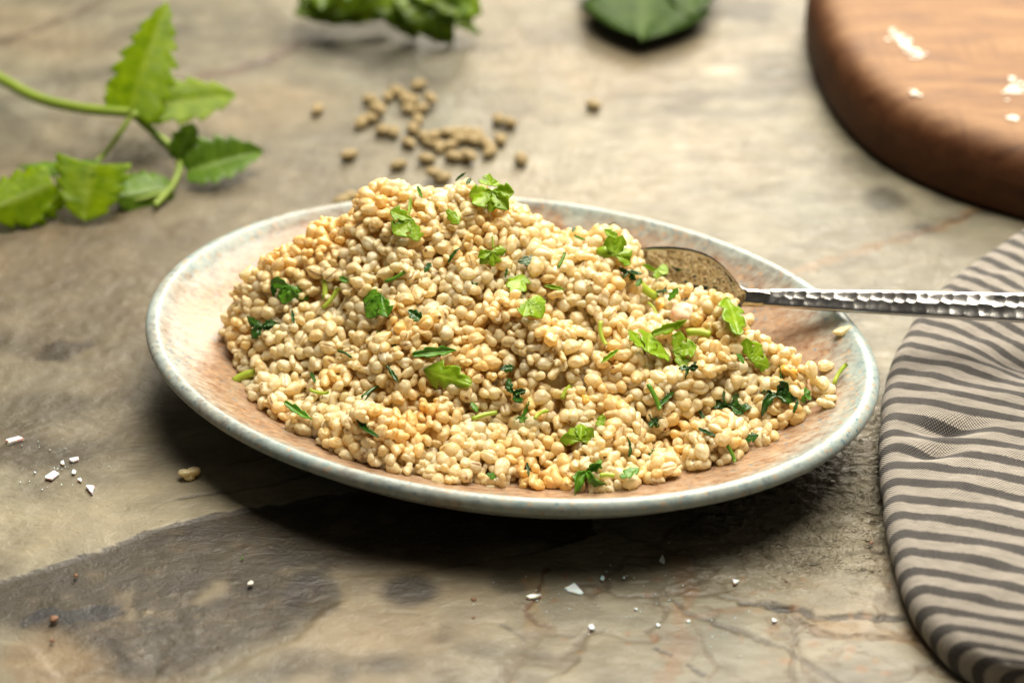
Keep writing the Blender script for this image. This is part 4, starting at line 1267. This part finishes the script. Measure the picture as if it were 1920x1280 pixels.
# ------------------------------------------------------------------ striped napkin
def build_napkin():
    edge = [(1990, 408), (1925, 437), (1862, 476), (1786, 530), (1716, 604), (1674, 680), (1656, 760), (1652, 850), (1660, 950), (1676, 1040), (1704, 1130), (1762, 1208), (1846, 1262), (1960, 1290), (2060, 1300)]
    dirs = [(150, 125), (150, 118), (155, 112), (165, 108), (205, 105), (240, 85), (260, 70), (260, 62), (255, 66), (245, 70), (235, 72), (230, 74), (230, 70), (230, 60), (230, 50)]
    E = np.array([unp(x, y, 0.010)[:2] for x, y in edge])
    Dv = []
    for (x, y), (dx, dy) in zip(edge, dirs):
        q0, q1 = unp(x, y, .012)[:2], unp(x + dx, y + dy, .012)[:2]
        d = q1 - q0; Dv.append(d / np.linalg.norm(d))
    Dv = np.array(Dv)
    seg = np.r_[0, np.cumsum(np.hypot(*np.diff(E, axis=0).T))]
    nu, nv = 330, 150
    s = np.linspace(0, seg[-1], nu)
    def smooth_interp(arr):
        out = np.stack([np.interp(s, seg, arr[:, k]) for k in range(2)], -1)
        ker = np.hanning(31); ker /= ker.sum()
        pad = np.pad(out, ((15, 15), (0, 0)), mode='reflect', reflect_type='odd')
        return np.stack([np.convolve(pad[:, k], ker, 'valid') for k in range(2)], -1)
    B = smooth_interp(E); D = smooth_interp(Dv)
    D /= np.linalg.norm(D, axis=1)[:, None]
    # cross-section from under the fold, round its edge, and inwards over the top
    R = 0.0085
    w = np.linspace(0, 1, nv)
    total_in = 0.135
    arc = PI * R
    ln = w * (0.02 + arc + total_in)
    off = np.where(ln < .02, 0.02 - ln + R * 0, np.where(ln < .02 + arc, -R * np.sin((ln - .02) / R) * 0.95, ln - .02 - arc))
    zz = np.where(ln < .02, 0.0006, np.where(ln < .02 + arc, R * (1 - np.cos((ln - .02) / R)), 2 * R))
    S, Wd = np.meshgrid(s, off, indexing='ij')
    Zb = np.repeat(zz[None, :], nu, 0)
    topm = np.clip((zz - R) / R, 0, 1)[None, :]
    # soft folds that follow the cloth inwards
    inn = np.clip(Wd, 0, None)
    puff = 0.007 * (1 - np.exp(-inn / 0.025))
    fold1 = 0.0022 * np.sin(S * 95 + 2.0 * noise3(S * 30, Wd * 20, 0.2, 2)) * sstep(0.0, 0.03, inn) * sstep(.12, .03, np.abs(S - .07)) 
    c1 = unp(1745, 792, .02)
    PX = B[:, None, 0] + D[:, None, 0] * Wd; PY = B[:, None, 1] + D[:, None, 1] * Wd
    dip = -0.0065 * np.exp(-(((PX - c1[0]) + .25 * (PY - c1[1])) / 0.013) ** 2 - ((PY - c1[1]) / 0.0050) ** 2)
    c2 = unp(1715, 835, .02)
    dip2 = -0.0055 * np.exp(-((PX - c2[0]) / 0.010) ** 2 - ((PY - c2[1]) / 0.0045) ** 2)
    c3 = unp(1850, 650, .025)
    val = -0.0060 * np.exp(-((PY - c3[1] + 0.45 * (PX - c3[0])) / 0.010) ** 2) * sstep(0.012, 0.05, inn)
    rip = 0.0016 * fbm(PX * 42 , PY * 60, 0.5, 3, 33) + 0.0004 * np.sin(PY * 330 + 3 * noise3(PX * 40, PY * 40, .1, 8)) * sstep(.002, .02, inn)
    Z = Zb + topm * (puff + fold1 * .5 + dip + dip2 + val + rip)
    Z = np.maximum(Z, 0.0004)
    # irregular hem silhouette
    lat = 0.0012 * fbm(S * 60, Wd * 10, 0.7, 3, 9)
    nrm2 = np.stack([-np.gradient(B[:, 1]), np.gradient(B[:, 0])], -1); nrm2 /= np.linalg.norm(nrm2, axis=1)[:, None]
    # the seen edge sits at -R*0.95, so push the fold inwards by that much
    PX = PX + D[:, None, 0] * R * .95 + nrm2[:, None, 0] * lat; PY = PY + D[:, None, 1] * R * .95 + nrm2[:, None, 1] * lat
    V = np.stack([PX, PY, Z], -1).reshape(-1, 3)
    me = mesh_from("striped_napkin", V, grid_faces(nu, nv))
    conv = np.interp(np.clip(Wd, 0, .2), [0, .2], [1.0, 1.0])
    uv = np.stack([S + 0.0008 * fbm(PX * 50, PY * 50, .3, 2, 3), np.repeat(ln[None, :], nu, 0), 0 * S], -1)
    set_vec(me, "weave_uv", uv.reshape(-1, 3))
    bm = bmesh.new(); bm.from_mesh(me); bmesh.ops.recalc_face_normals(bm, faces=bm.faces); bm.to_mesh(me); bm.free()
    o = link("striped_napkin", me, M_CLOTH)
    so = o.modifiers.new("thickness", 'SOLIDIFY'); so.thickness = 0.0009; so.offset = -1
    tag(o, "folded cream linen napkin with charcoal stripes lying on the slate under the spoon handle", "napkin")
build_napkin()

# ------------------------------------------------------------------ cutting board
def build_board():
    c = np.array([0.3376, 0.3019]); R0 = 0.1805
    pts = [(1495, 0), (1505, 60), (1525, 130), (1560, 200), (1620, 265), (1690, 310), (1760, 340), (1850, 370), (1920, 385)]
    P = np.array([unp(x, y, .010)[:2] for x, y in pts]) - c
    an, ra = np.arctan2(P[:, 1], P[:, 0]) % (2 * PI), np.hypot(*P.T)
    o_ = np.argsort(an)
    n = 260
    th = np.linspace(0, 2 * PI, n, endpoint=False)
    rb = np.interp(th, an[o_], ra[o_], left=R0, right=R0)
    ker = np.hanning(25); ker /= ker.sum()
    rb = np.convolve(np.pad(rb, 12, mode='wrap'), ker, 'valid') - 0.0030
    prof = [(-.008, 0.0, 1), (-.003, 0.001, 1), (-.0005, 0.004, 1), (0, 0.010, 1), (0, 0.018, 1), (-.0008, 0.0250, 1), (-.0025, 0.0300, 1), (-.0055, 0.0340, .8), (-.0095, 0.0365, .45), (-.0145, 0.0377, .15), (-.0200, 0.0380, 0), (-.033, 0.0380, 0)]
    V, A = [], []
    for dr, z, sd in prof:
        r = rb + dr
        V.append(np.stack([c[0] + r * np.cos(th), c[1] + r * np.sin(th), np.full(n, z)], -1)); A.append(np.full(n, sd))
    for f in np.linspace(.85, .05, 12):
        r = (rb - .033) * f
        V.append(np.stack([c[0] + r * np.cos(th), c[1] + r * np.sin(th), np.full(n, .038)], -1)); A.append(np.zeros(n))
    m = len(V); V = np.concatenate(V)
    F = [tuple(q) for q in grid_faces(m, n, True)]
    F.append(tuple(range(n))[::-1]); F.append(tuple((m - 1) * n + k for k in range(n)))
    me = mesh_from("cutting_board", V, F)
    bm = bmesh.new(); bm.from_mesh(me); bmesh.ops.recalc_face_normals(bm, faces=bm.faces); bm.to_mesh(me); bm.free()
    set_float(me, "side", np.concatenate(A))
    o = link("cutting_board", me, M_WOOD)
    tag(o, "round thick reddish brown wooden cutting board with a rounded edge", "cutting board")
    for k, (x, y, ln, a, lab) in enumerate(((1700, 85, 62, -62, "longest white flour smear on the wooden cutting board"), (1903, 165, 40, 40, "short white flour smear near the wooden board's front"), (1716, 175, 14, -40, "small pale flour fleck below the longest smear"), (1900, 222, 12, 10, "tiny pale flour fleck nearest the wooden board's rounded edge"))):
        p = unp(x, y, .0382); kk = KPX / float((p - CAM) @ FWD)
        L = ln / kk
        bmv = []
        rg = np.random.default_rng(k + 50)
        cnt = max(6, int(ln * 1.3))
        parts = []
        for q in range(cnt):
            u = rg.uniform(-.5, .5)
            aa = math.radians(a)
            dw = np.array([math.cos(aa), math.sin(aa) / math.sin(EL)])
            pos = p[:2] + dw * u * L + rg.normal(0, .0008 + .0016 * (ln > 30), 2)
            pv = ICO_LO * np.array([1, 1, .35]) * rg.uniform(.0005, .0015)
            parts.append((pv + np.array([pos[0] - p[0], pos[1] - p[1], .0002]), np.zeros(len(pv)), ICO_LO_F))
        PV, _, PF = join(parts)
        me = mesh_from("flour_smear", PV, PF)
        of = link("flour_smear", me, M_FLOUR, loc=p)
        tag(of, lab, "flour", "flour smears on the cutting board")
build_board()

# ------------------------------------------------------------------ seeds, salt, crumbs
def seed_mesh(k):
    v = ICO_LO
    x, y, z = v.T
    rad = 1 + .12 * noise3(x * 1.6, y * 1.6, z * 1.6, k + 70)
    groove = np.exp(-(y / .18) ** 2) * (z > 0)
    P = v * (rad - .16 * groove)[:, None]
    P[:, 0] *= 1 + .18 * np.abs(x) ** 4
    me = mesh_from("dry_seed", P, ICO_LO_F)
    me.materials.append(M_SEED)
    return me
SEEDM = [seed_mesh(k) for k in range(6)]
seeds = [(744, 172), (694, 187), (706, 201), (713, 213), (677, 230), (694, 222), (718, 244), (738, 247), (773, 189), (766, 205), (807, 191), (790, 204), (783, 224), (774, 241), (766, 268),
         (795, 256), (814, 261), (838, 249), (874, 249), (895, 251), (862, 261), (843, 273), (824, 275), (848, 293), (871, 292), (881, 299), (903, 263), (915, 273), (919, 285), (938, 261), 
         (800, 298), (727, 181), (760, 183), (855, 247), (885, 262), (806, 268)]
lone = {(785, 159): "seed at the far tip of the scatter, nearest the leaf bunch", (934, 223): "left seed of the touching pair at the scatter's far right", (955, 230): "right seed of the touching pair at the scatter's far right",
        (814, 332): "seed just above the heap's summit, left one of two touching", (830, 334): "seed just above the heap's summit, right one of two touching", (596, 205): "lone dark seed left of the whole seed scatter", (655, 290): "single seed lying left of the scatter, below its near end", (747, 309): "seed at the scatter's near left corner, a little apart",
        (977, 298): "single seed at the scatter's near right end, apart from the rest", (1113, 197): "lone dark seed far to the right, between scatter and cutting board",
        (641, 377): "seed partly hidden behind the plate's back rim, farther left of two", (657, 369): "pale seed at the back rim touching the heap's left summit"}
for n, (x, y) in enumerate(seeds + list(lone)):
    o = bpy.data.objects.new("dry_seed", SEEDM[n % 6])
    L = random.uniform(.0039, .0046); B = random.uniform(.0029, .0034)
    p = unp(x, y, B * .8)
    hgt = B * .82 + (0.0022 if n in (3, 10, 16, 25, 39) else 0)
    o.location = (p[0], p[1], hgt)
    o.rotation_euler = (random.uniform(-.5, .5), random.uniform(-.2, .2), random.uniform(0, 2 * PI))
    o.scale = (L, B, B * .9)
    COL.objects.link(o)
    tag(o, lone.get((x, y), "tan hulled seed packed among its neighbours in the scatter behind the plate"), "seed", "dry seeds scattered behind the plate")

def flake(px, py, w, h, label, seed, name="salt_flake", mat=None, cat="salt flake", grp="salt flakes on the slate"):
    p = unp(px, py, 0)
    k = KPX / float((p - CAM) @ FWD)
    r = np.random.default_rng(seed)
    n = 7
    a = np.sort(r.uniform(0, 2 * PI, n)); rr = r.uniform(.65, 1.1, n)
    X, Y = rr * np.cos(a) * w / k * .5, rr * np.sin(a) * h / k * .5 / math.sin(EL)
    t = min(w, h) / k * .08 + .0002
    tz = r.uniform(0, .35) * np.hypot(X, Y)
    lo = np.stack([X, Y, np.zeros(n)], -1); hi = np.stack([X * .92, Y * .92, t + tz], -1)
    V = np.concatenate([lo, hi])
    F = [tuple(range(n))[::-1], tuple(range(n, 2 * n))] + [(i, (i + 1) % n, n + (i + 1) % n, n + i) for i in range(n)]
    me = mesh_from(name, V, F, smooth=False)
    o = link(name, me, mat or M_SALT, loc=(p[0], p[1], 0.0))
    tag(o, label, cat, grp)
for k, (x, y, w, h, lab) in enumerate([
    (28, 826, 42, 18, "big white salt flake at the far left of the slate"), (141, 863, 21, 12, "rounded salt flake, farthest of the small group on the left"), (120, 868, 14, 9, "small salt flake just left of the rounded one"),
    (138, 885, 13, 8, "tiny salt flake below the rounded one on the left"), (95, 893, 32, 19, "broad angular salt flake in the left hand group"), (150, 901, 11, 7, "tiny salt flake between the angular and the pointed flake"),
    (168, 920, 21, 17, "pointed salt flake nearest the camera in the left hand group"), (1080, 1104, 42, 24, "largest salt flake in front of the plate"), (1241, 1050, 15, 13, "salt flake inside the plate's shadow in front"),
    (1000, 1119, 34, 9, "long thin salt sliver on the rusty seam"), (1380, 1090, 16, 10, "white salt flake on the slate between the cleft stone and the crack"), (1109, 1177, 13, 12, "small white salt crystal below the largest front flake"),
    (1130, 1084, 9, 10, "tiny salt crystal right of the largest front flake"), (1453, 1161, 18, 9, "salt flake lying beside the long dark crack near the napkin"), (1192, 1142, 7, 5, "salt speck in the row in front of the shadow"),
    (1290, 1165, 9, 7, "salt speck at the rusty seam's branch"), (1234, 1172, 10, 8, "pale salt speck left of the rusty seam"), (66, 885, 5, 4, "minute salt speck left of the broad angular flake"), (1170, 1083, 5, 5, "minute salt speck in the shadow's edge")]):
    flake(x, y, w, h, lab, 200 + k)
def salt_dust():
    rg = np.random.default_rng(77)
    V, F, b = [], [], 0
    for (cx, cy, sx, sy, n) in ((110, 885, 60, 26, 26), (1120, 1110, 110, 40, 34), (1270, 1170, 150, 45, 40), (40, 835, 40, 12, 8), (1000, 1120, 30, 12, 8)):
        for k in range(n):
            p = unp(cx + rg.normal(0, sx), cy + rg.normal(0, sy), 0)
            r = rg.uniform(.00012, .00042)
            q = ICO_TINY * np.array([1, rg.uniform(.5, 1), rg.uniform(.3, .7)]) * r
            a = rg.uniform(0, 6.28); c_, s_ = math.cos(a), math.sin(a)
            q = np.stack([q[:, 0] * c_ - q[:, 1] * s_, q[:, 0] * s_ + q[:, 1] * c_, q[:, 2]], -1)
            V.append(q + np.array([p[0], p[1], r * .2])); F.append(ICO_TINY_F + b); b += len(q)
    o = link("salt_dust", mesh_from("salt_dust", np.concatenate(V), np.concatenate(F), smooth=False), M_SALT)
    tag(o, "fine salt dust sprinkled over the slate around the flakes", "salt", None, "stuff")
ICO_TINY, ICO_TINY_F = ico(1)
salt_dust()

def crumb(px, py, w, label, seed, mat=M_CRUMB, cat="crumb", sq=.6):
    p = unp(px, py, 0)
    k = KPX / float((p - CAM) @ FWD)
    v = ICO_LO
    P = v * (1 + .5 * noise3(v[:, 0] * 1.5, v[:, 1] * 1.5, v[:, 2] * 1.5, seed))[:, None] * np.array([1, .8, sq]) * w / k * .5
    me = mesh_from("food_crumb", P, ICO_LO_F)
    o = link("food_crumb", me, mat, loc=(p[0], p[1], -P[:, 2].min() - .0003))
    o.rotation_euler = (0, 0, seed)
    tag(o, label, cat, "crumbs on the slate")
crumb(101, 1163, 18, "reddish brown crumb on the dark torn stain at lower left", 1)
crumb(142, 1080, 10, "small brown crumb on the dark stone layer above the torn stain", 2)
crumb(98, 1202, 10, "little brown crumb nearest the lower left corner", 3)
crumb(470, 1095, 13, "pale cream crumb on the light patch of the dark layer", 4, M_FLOUR)
crumb(454, 1046, 5, "green speck on the dark stone layer", 5, M_MID)
crumb(888, 1124, 9, "black speck left of the rusty seam in front", 6)
crumb(888, 1158, 7, "brown speck below the black speck in front", 7)
crumb(1633, 1018, 9, "dark speck on the slate just left of the napkin", 8)

# ------------------------------------------------------------------ green sprig, top left
def leaf_to(parent, start, tip, width, side, mat, **kw):
    """one leaf from base to tip; side = rough direction of its width"""
    start, tip = np.asarray(start), np.asarray(tip)
    d = tip - start; L = np.linalg.norm(d); d = d / L
    s = np.asarray(side, float); s = s - d * (s @ d); s /= np.linalg.norm(s)
    n = np.cross(d, s)
    P, v, f = blade(L, width, nu=46, nv=11, **kw)
    P, f, v = thicken(P, f, v, .00035)
    W = P[:, :1] * d + P[:, 1:2] * s + P[:, 2:] * n + start
    if parent is not None: W = W - np.array(parent.location)
    me = mesh_from("leaf", W, [tuple(q) for q in f.tolist()])
    set_float(me, "vein", v)
    return link("leaf", me, mat, parent)

def stem_to(parent, pts, r0, r1, mat, name="stem"):
    pts = np.asarray(pts, float)
    t = np.linspace(0, len(pts) - 1, 40)
    i = np.clip(t.astype(int), 0, len(pts) - 2); fr = (t - i)[:, None]
    pm, pp = pts[np.clip(i - 1, 0, None)], pts[np.clip(i + 2, None, len(pts) - 1)]
    a, b = pts[i], pts[i + 1]
    q = .5 * (2 * a + (b - pm) * fr + (2 * pm - 5 * a + 4 * b - pp) * fr ** 2 + (3 * a - pm - 3 * b + pp) * fr ** 3)
    P, F, caps = rod(q, np.linspace(r0, r1, 40), 12)
    me = mesh_from(name, P - np.array(parent.location), [tuple(k) for k in np.concatenate([F, caps]).tolist()])
    set_float(me, "vein", np.clip(.4 + noise3(P[:, 0] * 900, P[:, 1] * 900, P[:, 2] * 30), 0, 1))
    return link(name, me, mat, parent)

def build_sprig():
    node = unp(248, 212, .030)
    root = empty("green_sprig", (node[0], node[1], 0))
    tag(root, "green herb sprig with toothed leaves lying on the slate at the upper left", "herb sprig")
    stem_to(root, [unp(-90, 100, .012), unp(0, 148, .015), (unp(70, 184, .021)), unp(150, 203, .028), unp(248, 212, .030)], .0031, .0025, M_STEM)
    stem_to(root, [node, unp(225, 250, .022), unp(195, 290, .010), unp(172, 312, .007)], .0014, .0012, M_STEM)
    stem_to(root, [node, unp(285, 245, .018), unp(325, 280, .012), unp(337, 310, .009), unp(322, 350, .005), unp(290, 385, .003)], .0022, .0016, M_STEM)
    stem_to(root, [unp(325, 355, .005), unp(270, 372, .004), unp(222, 378, .004)], .0012, .0009, M_STEM)
    R3 = np.array([1.0, 0, 0]); fw = np.array([0, -.6, .5])
    # the tall upright leaf and its two side lobes
    leaf_to(root, unp(243, 212, .030), unp(308, -4, .072), 0.0426, (1, .1, .12), M_SPRIG, teeth=8, tooth=0.340, curl=.10, fold=.22, ripple=.05, seed=3, base=.45, peak=.42)
    leaf_to(root, unp(252, 205, .029), unp(446, 168, .028), 0.0334, (.1, 1, .6), M_SPRIG, teeth=5, tooth=0.306, curl=-.10, fold=.12, ripple=.06, seed=4, base=.35, peak=.55)
    leaf_to(root, unp(258, 168, .026), unp(300, 232, .012), 0.0284, (1, .2, .2), M_SPRIG, teeth=4, tooth=0.272, curl=-.15, fold=.25, ripple=.06, seed=5, base=.5, peak=.5)
    leaf_to(root, unp(222, 190, .024), unp(206, 150, .028), 0.0142, (1, .2, .2), M_SPRIG, teeth=3, tooth=0.255, seed=6, base=.5, peak=.5, ripple=.08)
    # middle shoot
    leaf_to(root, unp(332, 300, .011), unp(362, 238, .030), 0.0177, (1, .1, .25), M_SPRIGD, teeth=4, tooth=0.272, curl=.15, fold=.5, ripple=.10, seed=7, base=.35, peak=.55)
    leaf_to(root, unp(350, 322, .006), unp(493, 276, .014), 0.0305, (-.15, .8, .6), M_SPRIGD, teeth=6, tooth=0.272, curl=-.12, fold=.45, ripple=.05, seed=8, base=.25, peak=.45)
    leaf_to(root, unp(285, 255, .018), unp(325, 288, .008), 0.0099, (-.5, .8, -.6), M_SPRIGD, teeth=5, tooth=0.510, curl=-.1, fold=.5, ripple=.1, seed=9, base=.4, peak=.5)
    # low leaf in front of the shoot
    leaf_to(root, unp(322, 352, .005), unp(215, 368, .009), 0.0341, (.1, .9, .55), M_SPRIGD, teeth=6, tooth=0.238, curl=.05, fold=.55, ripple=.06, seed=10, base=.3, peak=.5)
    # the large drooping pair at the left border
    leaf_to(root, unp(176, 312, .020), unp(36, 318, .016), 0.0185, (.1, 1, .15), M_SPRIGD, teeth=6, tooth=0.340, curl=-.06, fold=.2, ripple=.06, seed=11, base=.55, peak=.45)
    leaf_to(root, unp(176, 308, .022), unp(158, 412, .004), 0.0412, (1, .15, 0), M_SPRIG, teeth=5, tooth=0.204, curl=-.05, fold=.15, ripple=.06, seed=12, base=.85, peak=.42, tipw=.45)
    leaf_to(root, unp(100, 345, .016), unp(-45, 405, .010), 0.0383, (.25, .8, .6), M_SPRIG, teeth=6, tooth=0.255, curl=-.06, fold=.4, ripple=.06, seed=13, base=.4, peak=.45)
    leaf_to(root, unp(60, 350, .012), unp(40, 425, .002), 0.0369, (1, .1, .1), M_SPRIG, teeth=4, tooth=0.204, curl=-.05, fold=.1, ripple=.06, seed=14, base=.8, peak=.45, tipw=.3)
    leaf_to(root, unp(60, 330, .018), unp(76, 352, .014), 0.0170, (1, .3, 0), M_SPRIG, teeth=3, tooth=0.204, fold=.1, ripple=.1, seed=15, base=.6, peak=.5)
build_sprig()

# ------------------------------------------------------------------ leaves at the back
def build_back_greens():
    c = unp(730, -20, 0)
    root = empty("herb_bunch", (c[0], c[1], 0))
    tag(root, "bunch of dark green herb leaves cut by the top edge behind the seeds", "herb bunch")
    spec = [((730, -60, .03), (560, 20, .016), .045, (.2, .7, .7), M_BUNCH, 21), ((560, 8, .014), (740, 22, .012), .026, (0, .6, .8), M_BUNCH, 22), ((700, -50, .034), (790, 44, .010), .040, (.8, .3, .3), M_BUNCH, 23),
            ((790, -60, .045), (850, 40, .020), .040, (.8, .2, .35), M_SPRIGD, 24), ((800, -30, .035), (905, 20, .022), .036, (.2, .8, .5), M_BUNCH, 25), ((830, -80, .05), (890, 50, .008), .024, (.8, .3, .2), M_BUNCH, 26),
            ((760, -20, .026), (850, 78, .004), .034, (.8, .3, .2), M_BUNCH, 30), ((720, -30, .022), (780, 66, .005), .030, (.9, .2, .2), M_BUNCH, 31), ((800, 0, .02), (905, 60, .006), .016, (.6, .6, .2), M_BUNCH, 32),
            ((640, -70, .04), (600, 10, .030), .040, (.9, .1, .2), M_BUNCH, 27), ((700, -90, .05), (650, -8, .040), .045, (.9, .2, .2), M_SPRIGD, 28), ((780, -100, .06), (800, -5, .05), .05, (.9, .2, .2), M_BUNCH, 29)]
    for b, tp, wd, sd, mt, sdn in spec:
        leaf_to(root, unp(*b), unp(*tp), wd, sd, mt, teeth=5, tooth=.14, curl=-.12, fold=.25, ripple=.12, seed=sdn, base=.4, peak=.5)
    for k in range(4):
        stem_to(root, [unp(700 + 40 * k, -60, .02), unp(690 + 60 * k, -130, .02), unp(650 + 80 * k, -260, .016)], .002, .0016, M_STEM)
    c = unp(1215, 0, 0)
    root = empty("broad_leaf", (c[0], c[1], 0))
    tag(root, "broad dark grey green leaf with a wavy edge, left of the wooden board", "leaf")
    leaf_to(root, unp(1235, -170, .014), unp(1200, 70, .012), .060, (1, .05, .06), M_BLUELEAF, teeth=5, tooth=.22, curl=-.02, fold=.10, ripple=.24, seed=41, base=.9, peak=.55, tipw=1.5)
    leaf_to(root, unp(1300, -110, .018), unp(1296, 36, .012), .036, (1, .1, .1), M_BLUELEAF, teeth=4, tooth=.12, curl=.02, fold=.1, ripple=.12, seed=42, base=.7, peak=.5, tipw=.5)
    stem_to(root, [unp(1262, -140, .012), unp(1275, -190, .01), unp(1300, -260, .006)], .002, .0018, M_STEM)
build_back_greens()
